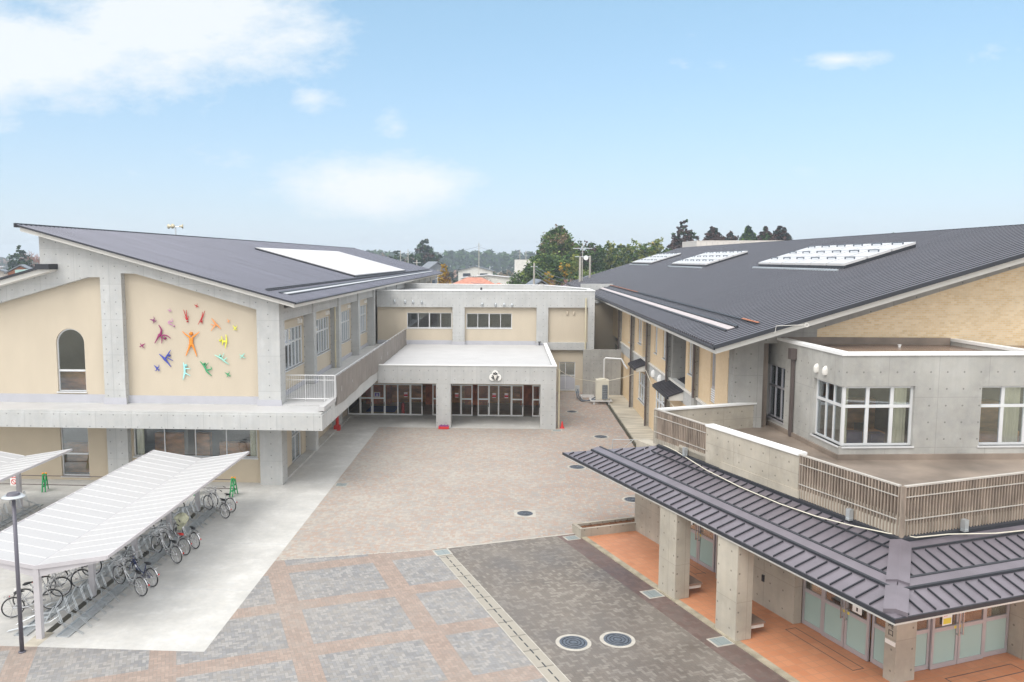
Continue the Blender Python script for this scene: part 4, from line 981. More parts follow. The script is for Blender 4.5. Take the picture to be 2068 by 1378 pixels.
# white conduit lying on the porch roof
pts = [(18.05, 27.9, 4.16), (17.95, 26.4, 4.12), (17.6, 24.0, 4.0), (17.45, 22, 3.95), (17.42, 20, 3.94), (17.5, 18.6, 3.97), (17.7, 17.5, 4.02), (17.92, 16.4, 4.12), (18.4, 15.95, 4.1), (19.5, 15.9, 4.08), (21, 15.7, 4.0), (23, 15.6, 3.97), (25.5, 15.6, 3.97)]
solo(M().tube(pts, .017, 6), 'cable', 'cable', 'pale cable lying along the top of the dark porch roof below the slatted screens', 'cable', (17.5, 20, 3.9), 'R')
cp_ = [(3.2, 54.9, 4.15), (3.9, 56.2, 3.6), (4.9, 57.8, 3.0), (6.2, 59.3, 2.62), (7.3, 59.8, 2.6), (8.3, 58.7, 3.0), (9.1, 56.5, 3.75), (9.3, 55.45, 4.0), (9.32, 53.6, 3.45), (9.35, 51.5, 3.3), (9.3, 49.5, 3.7), (9.0, 49.1, 3.85), (8.8, 46, 3.8), (9.0, 44.5, 3.5), (9.2, 42.5, 3.05)]
solo(M().tube(cp_, .019, 6), 'cable', 'cable', 'pale cable hanging in an arc from the entrance corner to the right wing', 'cable', (3.2, 54.9, 0))

# planter
t = thing('planter', 'long low concrete planter with bare brown soil beside the porch pillar', 'planter', (17.5, 29.6, 0), 'R')
m = M(); m.box(15.35, 19.9, 29.2, 29.32, 0, .4); m.box(15.35, 19.9, 29.85, 29.97, 0, .4); m.box(15.35, 15.5, 29.32, 29.85, 0, .4); m.box(19.75, 19.9, 29.32, 29.85, 0, .4); m.build('planter_wall', 'conc_p', t)
m = M(); m.box(15.5, 19.75, 29.32, 29.85, 0, .30)
for i in range(120):
    a = random.uniform(15.55, 19.7); b = random.uniform(29.36, 29.8); q = random.uniform(.02, .06); m.hexa([(a-q, b-q, .29), (a+q, b-q, .29), (a+q, b+q, .29), (a-q, b+q, .29), (a-q*.4, b-q*.4, .29+q), (a+q*.5, b-q*.4, .29+q), (a+q*.4, b+q*.4, .29+q*.8), (a-q*.5, b+q*.4, .29+q)])
m.build('soil', 'dirt', t)
# manholes and grates
def manhole(x, y, r, label, square=False):
    t = thing('manhole', label, 'manhole cover', (x, y, 0), group='manhole covers in the paving')
    m = M()
    if square: m.box(x-r*1.35, x+r*1.35, y-r*1.35, y+r*1.35, 0, .018)
    else: m.disc((x, y, 0), r*1.28, .018, 32)
    m.build('ring', 'ringc', t)
    m = M(); m.disc((x, y, .018), r, .008, 32); m.build('lid', 'iron', t)
    m = M()
    for k in range(3): m.torus((x, y, .027), r*(.3+.25*k), .012, 24, 4, 'z')
    m.build('lid_ribs', 'dark', t)
manhole(1.99, 23.59, .42, 'left one of the two large round manholes in the dark brown paving in front')
manhole(3.34, 23.86, .42, 'right one of the two large round manholes in the dark brown paving in front')
manhole(.77, 36.02, .36, 'round manhole in a square pale frame in the middle of the pink courtyard', True)
manhole(3.81, 44.5, .42, 'round manhole in the courtyard near the pointed tip of the porch roof')
manhole(5.97, 38.47, .40, 'round manhole in the courtyard just beside the porch roof edge')
manhole(6.0, 52.4, .42, 'round manhole by the side gutter of the right wing')
manhole(4.79, 61.1, .38, 'small far manhole in front of the side door next to the air conditioner')
def grate(pts, fr, label):
    cx = sum(p[0] for p in pts)/4; cy = sum(p[1] for p in pts)/4
    t = thing('drain_grate', label, 'drain grate', (cx, cy, 0), fr, 'drain grates in the paving')
    m = M(); m.prism(pts, 'z', 0, .02); m.build('grate_frame', 'ringc', t)
    k = .8; m = M(); m.prism([(cx+(p[0]-cx)*k, cy+(p[1]-cy)*k) for p in pts], 'z', .02, .026); m.build('grating', 'grate', t)
def rp(a, b, c, d): return [(a, c), (b, c), (b, d), (a, d)]
grate(rp(14.76, 15.38, 23.03, 23.68), 'R', 'steel grate at the foot of the far porch pillar')
grate(rp(14.78, 15.42, 19.36, 19.92), 'R', 'steel grate at the foot of the near porch pillar')
grate(rp(14.72, 15.33, 29.12, 29.62), 'R', 'steel grate at the left end of the planter')
grate(rp(9.12, 9.78, 29.2, 29.85), 'R', 'steel grate at the head of the narrow drain channel')
grate(rp(-8.85, -8.2, 39.9, 40.5), 'W', 'steel grate at the edge of the white concrete apron')
grate(rp(2.9, 3.6, 53.9, 54.45), 'W', 'steel grate at the foot of the right entrance pillar')

# ------------------------------------------------------------------ air conditioner corner
t = thing('partition_wall', 'free-standing grey concrete wall behind the air conditioner', 'wall', (8.2, 68.4, 0))
m = M(); m.box(6.25, 9.4, 68.4, 68.65, 0, 3.95); m.build('wall_panel', 'conc_dark', t)
m = M(); m.tube([(7.95, 67.9, 1.2), (7.95, 67.9, 3.2), (8.05, 67.9, 3.3), (9.3, 67.3, 3.3), (9.35, 66, 3.0), (9.36, 64.5, 2.9)], .07, 8); m.build('duct_pipe', 'frame', t)
t = thing('air_conditioner', 'tall beige outdoor air conditioner unit on a raised steel base', 'air conditioner', (7.5, 64.9, 0))
m = M(); m.box(6.95, 7.95, 64.5, 65.3, .35, 1.95); m.build('casing', 'acbody', t)
m = M(); m.disc((7.45, 64.9, 1.95), .34, .05, 20); m.torus((7.45, 64.9, 2.01), .28, .02, 20, 5, 'z'); m.build('fan_cover', 'acbody', t)
m = M(); m.box(7.42, 7.86, 64.47, 64.5, .4, 1.55); m.build('fin_grille', 'iron', t)
m = M()
for i in range(5): m.box(7.42+i*.1, 7.435+i*.1, 64.455, 64.47, .4, 1.55)
for i in range(8): m.box(7.42, 7.86, 64.45, 64.455, .45+i*.145, .465+i*.145)
m.build('grille_wires', 'galv', t)
m = M(); m.box(6.5, 8.2, 64.2, 64.32, .26, .34); m.box(6.5, 8.2, 65.4, 65.5, .26, .34); m.box(6.5, 6.6, 64.32, 65.4, .26, .34); m.box(8.1, 8.2, 64.32, 65.4, .26, .34)
for x in (6.7, 7.9):
    for y in (64.3, 65.3): m.box(x, x+.15, y, y+.15, 0, .26)
m.build('steel_base', 'frame', t)
t = thing('pipe_stand', 'low steel stand with bent refrigerant pipes left of the air conditioner', 'pipe stand', (6.1, 66.2, 0))
m = M(); m.box(5.9, 7.0, 65.9, 66.0, .3, .38); m.box(5.9, 7.0, 66.7, 66.8, .3, .38); m.box(5.9, 6.0, 66.0, 66.7, .3, .38)
for x in (5.92, 6.7):
    for y in (65.92, 66.7): m.box(x, x+.08, y, y+.08, 0, .3)
m.build('stand_frame', 'frame', t)
m = M(); m.tube([(5.7, 66.9, .8), (5.75, 66.4, .3), (6.0, 65.6, .12), (6.5, 65.2, .15), (6.95, 65, .5)], .05, 6); m.tube([(5.6, 66.9, .6), (5.6, 66.2, .25), (5.9, 65.4, .08), (6.95, 64.9, .3)], .05, 6); m.build('refrigerant_pipe', 'iron', t)
m = M(); m.box(5.5, 5.85, 66.9, 67.1, .5, 1.1); m.build('junction_box', 'galv', t)
m = M(); 
for x in (6.2, 8.3): m.tube([(x, 48.0, 0), (x, 48.0, .82)], .022, 6)
m.tube([(6.2, 48, .82), (8.3, 48, .82)], .025, 6); m.tube([(6.3, 46.5, .35), (7.4, 48, .8)], .022, 6); m.tube([(6.3, 46.5, 0), (6.3, 46.5, .36)], .022, 6)
solo(m, 'handrail', 'galv', 'thin steel handrail at the end of the side gutter behind the porch roof', 'handrail', (7.2, 48, 0))
# small red things
m = M(); m.prism([(3.50, 0), (3.80, 0), (3.67, .62), (3.63, .62)], 'y', 54.45, 54.75); m.box(3.45, 3.85, 54.4, 54.8, 0, .03)
m = M(); m.disc((3.66, 55.0, .03), .12, .45, 14, 'z', .03); m.box(3.50, 3.82, 54.84, 55.16, 0, .03); solo(m, 'traffic_cone', 'signred', 'small red cone behind the corner pillar and pipe of the central entrance', 'traffic cone', (3.66, 55.0, 0))
t = thing('storage_crate', 'flat red crate with purple contents standing against the central entrance pillar', 'crate', (-4.4, 54.2, 0))
m = M(); m.box(-4.75, -4.05, 54.08, 54.1, 0.03, .2); m.box(-4.75, -4.05, 54.4, 54.42, .03, .2); m.box(-4.75, -4.73, 54.1, 54.4, .03, .2); m.box(-4.07, -4.05, 54.1, 54.4, .03, .2); m.box(-4.73, -4.07, 54.1, 54.4, .03, .05); m.build('crate_body', 'signred', t)
MT['purple'] = plain('purple_cloth', (.30, .08, .28), .8, var=.4, scale=9)
m = M()
for i in range(9): m.disc((-4.68+i*.07, 54.25, .06), .05, .2+.03*(i % 3), 7, 'z', .03)
m.build('crate_contents', 'purple', t)
t = thing('fire_hydrant_cabinet', 'red standing fire hose box by the last pilaster under the balcony', 'fire equipment', (-11.55, 53.4, 0))
m = M(); m.box(-11.75, -11.35, 53.2, 53.6, .0, .35); m.disc((-11.55, 53.4, .35), .12, .6, 12, 'z', .10); m.disc((-11.55, 53.4, .95), .14, .08, 12); m.build('cabinet_body', 'red', t)
t = thing('fire_extinguisher', 'red fire extinguisher standing inside behind the entrance glass', 'fire extinguisher', (-7.9, 59.6, 0))
m = M(); m.disc((-7.9, 59.6, .0), .13, .7, 14, 'z', .12); m.disc((-7.9, 59.6, .7), .12, .15, 14, 'z', .04); m.build('cylinder_body', 'red', t)
m = M(); m.box(-7.98, -7.80, 59.57, 59.63, .85, .9); m.tube([(-7.85, 59.6, .85), (-7.7, 59.55, .6), (-7.74, 59.5, .3)], .02, 6); m.build('valve_hose', 'blackpl', t)
m = M(); m.box(-10.8, -8.6, 60.2, 62.6, .006, .03); solo(m, 'floor_mat', 'blue', 'bright blue floor mat inside the left entrance doors', 'floor mat', (-9.7, 61.4, 0))
m = M(); m.box(-10.05, -9.75, 59.5, 59.54, .006, 1.2); m.box(-10.7, -9.5, 59.7, 60.2, .3, .36)
for i, (x, kk) in enumerate(((-7.72, 0), (-3.95, 1), (-1.2, 2), (-.3, 3))):
    m = M(); m.box(x, x+.26, 58.935, 58.942, 1.38, 1.72)
    lb = ['notice with red and white bands on the entrance door above the fire extinguisher', 'notice with red and white bands on the glass just right of the middle pillar', 'notice with red and white bands left of the central door post', 'notice with red and white bands right of the central door post'][kk]
    t = thing('door_notice', lb, 'notice', (x+.13, 58.93, 1.38), group='notices on the entrance glass'); m.build('notice_sheet', 'paper', t)
    m = M(); m.box(x, x+.26, 58.930, 58.935, 1.43, 1.55); m.box(x, x+.26, 58.930, 58.935, 1.57, 1.62); m.build('notice_red', 'signred', t)
t = thing('door_notice', 'framed purple notice on the glass left of the entrance doors', 'notice', (-9.7, 58.93, 1.4)); m = M(); m.box(-9.95, -9.5, 58.93, 58.94, 1.36, 1.72); m.build('notice_sheet', 'fascia', t)
MT['violet'] = plain('violet_print', (.11, .06, .3), .6)
m = M(); m.box(-9.89, -9.56, 58.925, 58.93, 1.41, 1.67); m.build('notice_print', 'violet', t); m = M(); m.box(-9.79, -9.64, 58.92, 58.925, 1.45, 1.49); m.box(-9.79, -9.64, 58.92, 58.925, 1.55, 1.59); m.build('notice_lines', 'paper', t)

# ------------------------------------------------------------------ mural reliefs on the left gable
def MC(a, b): return (-19.13+a*(6.13/1837), 9.60-b*(4.56/1378))
def relief(name, label, col, strokes, head=None, cat='wall figure', group='coloured figures on the gable wall'):
    mm = plain('relief_'+col[0], col[1], .4, var=.05)
    bx = [p for s_ in strokes for p in s_[0]]
    cx, cz = MC(sum(p[0] for p in bx)/len(bx), sum(p[1] for p in bx)/len(bx))
    t = thing(name, label, cat, (cx, 40.3, cz), group=group)
    m = M()
    for pts, w in strokes:
        # resample smoothly
        P = [MC(*p) for p in pts]; n = len(P); Q = []; Wd = []
        for i in range(n-1):
            for k in range(4):
                f = k/4; p0 = P[max(i-1, 0)]; p1 = P[i]; p2 = P[i+1]; p3 = P[min(i+2, n-1)]
                cr = lambda a, b, c, d: .5*((2*b)+(-a+c)*f+(2*a-5*b+4*c-d)*f*f+(-a+3*b-3*c+d)*f**3)
                Q.append((cr(p0[0], p1[0], p2[0], p3[0]), 40.27, cr(p0[1], p1[1], p2[1], p3[1]))); Wd.append(w[i]+(w[i+1]-w[i])*f)
        Q.append((P[-1][0], 40.27, P[-1][1])); Wd.append(w[-1])
        m.tube(Q, [x*.00334*(.86 if x > 24 else .68) for x in Wd], 8, flat=(40.27, .45))
    m.build('figure_body', mm, t, smooth=True)
    if head:
        m = M(); hx, hz = MC(head[0], head[1]); r = head[2]*.00334
        for k in range(4):
            a0, a1 = k*math.pi/8, (k+1)*math.pi/8
            m.disc((hx, 40.27-math.sin(a0)*r*.6, hz), r*math.cos(a0), -(math.sin(a1)-math.sin(a0))*r*.6, 16, 'y', r*math.cos(a1))
        m.disc((hx, 40.27, hz), r, .06, 16, 'y'); m.build('figure_head', mm, t, smooth=True)
    return t
OR = ('orange', (.80, .27, .03)); MG = ('magenta', (.28, .025, .13)); PK = ('pink', (.52, .24, .42)); RD = ('red', (.50, .02, .03)); OD = ('light_orange', (.80, .33, .12))
YL = ('yellow', (.75, .75, .07)); TE = ('pale_teal', (.33, .66, .56)); GR = ('green', (.05, .32, .14)); CY = ('cyan', (.36, .76, .76)); BL = ('blue', (.05, .07, .38)); PU = ('purple', (.22, .03, .14))
relief('figure_relief', 'large orange figure with both arms raised, centre of the gable mural', OR, [([(888, 625), (888, 690), (886, 745)], [38, 36, 36]), ([(868, 622), (810, 580), (755, 530)], [22, 15, 6]), ([(908, 622), (965, 580), (1020, 535)], [22, 15, 6]), ([(872, 735), (835, 820), (795, 912)], [28, 18, 7]), ([(902, 735), (940, 820), (970, 920)], [28, 18, 7])], (888, 565, 28))
relief('figure_relief', 'dark magenta figure doing a handstand, upper left of the mural', MG, [([(425, 600), (395, 590), (355, 650), (315, 718)], [18, 28, 17, 7]), ([(405, 590), (428, 510), (388, 430)], [26, 20, 7]), ([(420, 598), (500, 592), (570, 638)], [20, 14, 6]), ([(425, 600), (432, 660), (422, 720)], [20, 13, 6])], (478, 640, 20))
relief('figure_relief', 'small pale pink figure bent in a curl above the magenta one', PK, [([(605, 432), (545, 400), (560, 375), (610, 380)], [10, 16, 14, 8]), ([(610, 382), (597, 330)], [10, 5])], (623, 449, 13))
relief('figure_relief', 'red figure diving straight down, left of the other red diver', RD, [([(833, 355), (825, 290)], [20, 15]), ([(820, 300), (785, 195)], [11, 5]), ([(830, 300), (828, 200)], [11, 5]), ([(826, 350), (798, 300)], [9, 5]), ([(842, 350), (862, 292)], [9, 5])], (838, 378, 12))
relief('figure_relief', 'red figure diving down to the left with arms stretched below its head', RD, [([(1052, 355), (1078, 290)], [20, 15]), ([(1070, 300), (1080, 228)], [11, 5]), ([(1082, 300), (1115, 213)], [12, 5]), ([(1045, 350), (1003, 425)], [10, 5]), ([(1070, 355), (1066, 415)], [10, 5])], (1052, 378, 13))
relief('figure_relief', 'light orange figure tumbling sideways at upper right of the mural', OD, [([(1278, 412), (1250, 370), (1215, 328)], [24, 17, 7]), ([(1280, 412), (1320, 450), (1356, 492)], [22, 15, 6]), ([(1275, 430), (1240, 470), (1200, 520)], [18, 12, 6]), ([(1268, 432), (1230, 430), (1198, 410)], [14, 10, 6])])
relief('figure_relief', 'bright yellow figure lying on its side at the right of the mural', YL, [([(1432, 575), (1438, 680), (1412, 792)], [7, 18, 7]), ([(1360, 600), (1378, 680), (1368, 742)], [6, 16, 6]), ([(1380, 682), (1432, 682)], [20, 18])], (1338, 668, 18))
relief('figure_relief', 'pale teal figure reclining with legs stretched to the lower right', TE, [([(1245, 890), (1340, 940), (1400, 990), (1470, 1038)], [5, 22, 17, 5]), ([(1360, 935), (1395, 858)], [12, 5]), ([(1385, 970), (1420, 950), (1440, 930)], [16, 10, 5])], (1328, 900, 17))
relief('figure_relief', 'green figure leaping with one knee bent, lower right of the mural', GR, [([(1015, 990), (1085, 1075), (1120, 1150), (1190, 1218)], [6, 22, 19, 6]), ([(1095, 1070), (1148, 1012)], [12, 5]), ([(1115, 1125), (1190, 1110), (1178, 1070)], [18, 13, 6])], (1082, 1032, 18))
relief('figure_relief', 'pale cyan figure kicking to the right, bottom centre of the mural', CY, [([(755, 1010), (770, 1110), (765, 1190), (738, 1285)], [5, 24, 20, 6]), ([(785, 1108), (865, 1110)], [13, 5]), ([(775, 1175), (858, 1218)], [15, 5])], (790, 1060, 21))
relief('figure_relief', 'dark blue figure leaning with arms spread, lower left of the mural', BL, [([(378, 880), (465, 962), (560, 1083)], [6, 26, 6]), ([(470, 960), (515, 890), (562, 820)], [24, 16, 5]), ([(515, 945), (595, 985)], [13, 6])], (535, 905, 18))
def bird(cx, cy, s_, ang, col, label):
    c, s = math.cos(ang), math.sin(ang); T = lambda x, y: (cx+(x*c-y*s)*s_, cy+(x*s+y*c)*s_)
    relief('bird_relief', label, col, [([T(-55, 0), T(-5, 0), T(50, 0)], [3, 17*s_, 6]), ([T(0, 0), T(10, -30), T(-10, -58)], [14*s_, 10*s_, 3]), ([T(0, 0), T(20, 25), T(8, 50)], [14*s_, 9*s_, 3]), ([T(35, 0), T(55, 14)], [7*s_, 3]), ([T(35, 0), T(57, -12)], [7*s_, 3])], None, 'wall bird', 'coloured birds on the gable wall')
bird(305, 360, 1.0, .3, PU, 'purple bird above the magenta handstand figure'); bird(122, 748, .95, 2.6, MG, 'magenta bird at the far left of the mural')
bird(333, 1100, 1.1, .8, BL, 'dark blue bird at the lower left corner of the mural'); bird(565, 208, .6, .3, PK, 'tiny pale pink bird at the upper left')
bird(985, 135, .65, .5, RD, 'dark red bird at the very top of the mural'); bird(1475, 365, .6, 1.2, OD, 'small orange bird beside the yellow bird')
bird(1570, 470, .85, .9, YL, 'yellow bird at the upper right of the mural'); bird(1680, 900, 1.0, 2.3, TE, 'pale teal bird at the far right of the mural')
bird(1440, 1190, .95, .6, GR, 'green bird at the lower right corner of the mural')

# ------------------------------------------------------------------ bicycle sheds, racks, barricades, lamp
def shed(xc, xr, xl, y0, y1, label, nposts):
    t = thing('bicycle_shed', label, 'bicycle shed', (xc, (y0+y1)/2, 0), group='butterfly-roofed bicycle sheds')
    zv, ze = 2.26, 2.62
    for (xa, xb) in ((xc, xr), (xc, xl)):
        s_ = 1 if xb > xa else -1
        m = M(); th = .04
        m.hexa([(xa+.02*s_, y0, zv), (xb, y0, ze), (xb, y1, ze), (xa+.02*s_, y1, zv), (xa+.02*s_, y0, zv+th), (xb, y0, ze+th), (xb, y1, ze+th), (xa+.02*s_, y1, zv+th)])
        sh_ = m.build('roof_sheet', 'poly', t)
        m = M(); k = int((y1-y0)/.62)
        for i in range(k+1):
            y = y0+.02+i*(y1-y0-.04)/k; m.hexa([(xa+.05*s_, y-.018, zv+th), (xb, y-.018, ze+th), (xb, y+.018, ze+th), (xa+.05*s_, y+.018, zv+th), (xa+.05*s_, y-.018, zv+th+.022), (xb, y-.018, ze+th+.022), (xb, y+.018, ze+th+.022), (xa+.05*s_, y+.018, zv+th+.022)])
        m.build('roof_rib', 'polyrib', sh_)
        m = M(); m.box(xb, xb+.04*s_, y0-.02, y1+.02, ze-.04, ze+.06)
        m.hexa([(xa, y0-.03, zv-.06), (xb, y0-.03, ze-.06), (xb, y0, ze-.06), (xa, y0, zv-.06), (xa, y0-.03, zv+.07), (xb, y0-.03, ze+.07), (xb, y0, ze+.07), (xa, y0, zv+.07)])
        m.build('roof_edge', 'shedsteel', sh_)
        m = M()
        for i in range(nposts):
            y = y0-.02+i*3.15+.01 if i else y0+.02
            xe = xb-.25*s_
            ye = y+.12
            m = M(); m.hexa([(xa, y, zv-.32), (xe, y, ze-.16), (xe, ye, ze-.16), (xa, ye, zv-.32), (xa, y, zv-.002), (xe, y, ze-.05), (xe, ye, ze-.05), (xa, ye, zv-.002)]); m.build('rafter', 'shedsteel', t)
    m = M(); m.box(xc-.05, xc+.05, y0, y1, zv-.05, zv+.035); m.build('valley_gutter', 'shedsteel', t)
    for i in range(nposts):
        y = y0-.02+i*3.15; m = M(); m.box(xc-.09, xc+.09, y-.0, y+.16, 0.01, zv-.06)
        m.build('post', 'shedsteel', t)
    return t
shed(-14.2, -11.98, -16.45, 22.85, 36.15, 'near white bicycle shed with butterfly roof over the parked bicycles', 5)
shed(-22.65, -20.42, -24.9, 22.85, 36.15, 'farther white bicycle shed at the left edge, mostly cut off by the picture', 5)
def rack(x0, x1, side, y0, y1, label, ys):
    t = thing('bicycle_rack', label, 'bicycle rack', ((x0+x1)/2, (y0+y1)/2, 0), group='galvanised bicycle racks on the apron')
    m = M(); m.box(x0, x0+.06, y0, y1, .012, .06); m.box(x1-.06, x1, y0, y1, .012, .06); m.box(x0, x1, y0, y1, .012, .022)
    k = int((y1-y0)/1.2)
    for i in range(k+1): m.box(x0+.06, x1-.06, y0+i*(y1-y0-.05)/k, y0+.05+i*(y1-y0-.05)/k, .022, .05)
    m.build('base_rail', 'galv', t)
    for i, y in enumerate(ys):
        h = .2 if i % 2 else .06; m = M(); s_ = side; a = (x0+x1)/2
        for q in (-.035, .035):
            m.tube([(a+s_*.55, y+q-.28, .05), (a+s_*.1, y+q-.05, .05+h), (a-s_*.5, y+q+.25, .07+h), (a-s_*.72, y+q+.36, .22+h), (a-s_*.60, y+q+.30, .52+h), (a-s_*.4, y+q+.2, .10+h)], .012, 5)
        m.tube([(a-s_*.3, y+.15, .03), (a-s_*.3, y+.15, .07+h)], .018, 5)
        m.build('wheel_holder', 'galv', t)
ysr = [23.5+.47*i for i in range(27)]
rack(-13.78, -13.36, 1, 23.0, 36.0, 'galvanised rack along the right side of the near shed', ysr)
rack(-15.1, -14.68, -1, 23.0, 36.0, 'galvanised rack along the left side of the near shed', ysr)
rack(-22.2, -21.8, 1, 28.0, 36.0, 'galvanised rack under the farther shed at the left edge', [31+.5*i for i in range(10)])
m = M(); m.box(-14.28, -14.06, 23.3, 36.2, .0, .016); struct(m, 'drain_strip', 'gutter')
m = M(); m.box(-14.45, -13.98, 22.36, 23.3, .0, .016); struct(m, 'post_footing', 'walk')

def wheel(t, x, nm):
    m = M(); m.torus((x, 0, .335), .318, .021, 36, 6, 'y'); w = m.build(nm, 'black', t, smooth=True)
    m = M(); m.torus((x, 0, .335), .297, .010, 36, 5, 'y'); 
    for k in range(14):
        a = k*math.pi*2/14; m.tube([(x, .02*(-1)**k, .335), (x+.295*math.cos(a), 0, .335+.295*math.sin(a))], .0028, 3)
    m.tube([(x, -.05, .335), (x, .05, .335)], .022, 8); m.build('rim', 'chrome', w)
def make_bike(label, framemat='frame', saddle='blackpl', basket=True, extra=None):
    t = thing('bicycle', label, 'bicycle', (0, 0, 0), group='bicycles parked under the shed')
    # local: rear contact at origin, forward +x
    wheel(t, 0, 'rear_wheel'); wheel(t, 1.12, 'front_wheel')
    m = M(); H = (.98, 0, .78)
    m.tube([(.96, 0, .88), (1.0, 0, .68)], .022, 6)
    m.tube([(.985, 0, .74), (.84, 0, .52), (.66, 0, .33), (.46, 0, .27)], .019, 6); m.tube([(.97, 0, .82), (.78, 0, .58), (.56, 0, .42), (.38, 0, .40)], .016, 6)
    m.tube([(.46, 0, .27), (.36, 0, .50), (.29, 0, .74)], .018, 6)
    for s_ in (-1, 1):
        m.tube([(.46, s_*.03, .27), (0, s_*.06, .335)], .011, 5); m.tube([(.34, s_*.02, .58), (0, s_*.06, .335)], .010, 5)
        m.tube([(1.0, s_*.02, .68), (1.04, s_*.055, .6), (1.12, s_*.06, .335)], .012, 5)
    m.build('frame', framemat, t, smooth=True)
    m = M()
    m.tube([(.96, 0, .88), (.93, 0, 1.0)], .014, 6); m.tube([(.66, -.29, .97), (.80, -.27, 1.0), (.93, -.12, 1.0), (.93, .12, 1.0), (.80, .27, 1.0), (.66, .29, .97)], .012, 6)
    hb = m.build('handlebar', 'chrome', t, smooth=True)
    for s_ in (-1, 1): M().tube([(.63, s_*.29, .965), (.75, s_*.28, .99)], .019, 6).build('grip', 'blackpl', hb)
    m = M(); m.tube([(.06, 0, .80), (.14, 0, .815), (.26, 0, .81), (.38, 0, .80)], [.03, .085, .06, .022], 8)
    m.v = [(a, b, .79+(c-.79)*.6) for a, b, c in m.v]; m.tube([(.28, 0, .7), (.27, 0, .78)], .012, 5); m.build('saddle', saddle, t, smooth=True)
    for cx, a0, a1 in ((0, -.2, 2.9), (1.12, .3, 2.7)):
        m = M()
        P = [(cx+.355*math.cos(a0+(a1-a0)*k/12), .335+.355*math.sin(a0+(a1-a0)*k/12)) for k in range(13)]
        for p, q in zip(P[:-1], P[1:]): m.face([(p[0], -.022, p[1]), (q[0], -.022, q[1]), (q[0], .022, q[1]), (p[0], .022, p[1])])
        m.build('mudguard', 'chrome', t)
    m = M()
    m.tube([(-.22, -.06, .72), (.24, -.06, .74)], .007, 4); m.tube([(-.22, .06, .72), (.24, .06, .74)], .007, 4); m.tube([(-.22, -.06, .72), (-.22, .06, .72)], .007, 4)
    for s_ in (-1, 1): m.tube([(-.12, s_*.06, .72), (0, s_*.06, .335)], .006, 4)
    m.build('carrier', 'chrome', t)
    m = M(); m.tube([(0, -.07, .335), (.46, -.07, .27)], .028, 6); m.tube([(.46, -.11, .27), (.46, .11, .27)], .014, 6); m.tube([(.46, -.11, .27), (.56, -.11, .14)], .01, 5); m.tube([(.46, .11, .27), (.36, .11, .40)], .01, 5); m.box(.51, .61, -.2, -.11, .12, .15); m.box(.31, .41, .11, .2, .39, .42); m.build('crank_and_pedals', 'chrome', t)
    m = M(); m.tube([(0, -.09, .33), (-.10, -.10, .02)], .009, 5); m.tube([(0, .09, .33), (-.10, .10, .02)], .009, 5); m.tube([(-.10, -.12, .02), (-.10, .12, .02)], .009, 5); m.build('kickstand', 'chrome', t)
    m = M(); m.box(-.40, -.365, -.02, .02, .52, .57); m.build('rear_reflector', 'red', t)
    if basket:
        m = M(); x0, x1, yw, z0, z1 = 1.05, 1.35, .17, .74, .96
        for z in (z0, (z0+z1)/2, z1):
            m.tube([(x0, -yw, z), (x1, -yw, z), (x1, yw, z), (x0, yw, z), (x0, -yw, z)], .006, 4)
        for k in range(6):
            y = -yw+k*yw*2/5; m.tube([(x0, y, z1), (x0, y, z0), (x1, y, z0), (x1, y, z1)], .004, 3)
        for k in range(4):
            x = x0+(x1-x0)*(k+.5)/4; m.tube([(x, -yw, z1), (x, -yw, z0), (x, yw, z0), (x, yw, z1)], .004, 3)
        m.build('basket', 'blackpl' if basket == 'b' else 'chrome', t)
    if extra == 'coat':
        m = M(); ringp = []
        for z, w_, d_ in ((.42, .10, .08), (.62, .16, .14), (.82, .24, .24), (.98, .30, .26), (1.06, .22, .16), (1.09, .02, .02)):
            ringp.append([(.98+d_*math.cos(a*math.pi/6)*(1+.18*math.sin(a*2.3+z*9)), w_*math.sin(a*math.pi/6)*(1+.2*math.cos(a*1.7+z*7)), z+.02*math.sin(a*3)) for a in range(12)])
        for A_, B_ in zip(ringp[:-1], ringp[1:]):
            for k in range(12): m.face([A_[k], A_[(k+1) % 12], B_[(k+1) % 12], B_[k]])
        m.build('draped_raincoat', 'raincoat', t, smooth=True)
    return t
def put(t, x, y, ang, lift):
    t.location = (x, y, .022); t.rotation_euler = (0, -math.asin(lift/1.12), R_(ang))
b1 = make_bike('silver bicycle with its rear wheel farthest out, front of the pair nearest the lamp', basket=True)
b2 = make_bike('navy blue framed bicycle beside a silver one in the near pair', 'navy', basket='b')
b3 = make_bike('silver bicycle with a bright red saddle in the middle group', 'frame', 'redsad', basket=True)
b4 = make_bike('silver bicycle with a cream raincoat draped over its handlebars', extra='coat')
put(b1, -12.59, 26.15, 154, .20); put(b2, -12.53, 26.92, 153, .06); put(b3, -12.6, 30.0, 154, .06); put(b4, -12.51, 30.75, 146, .2)
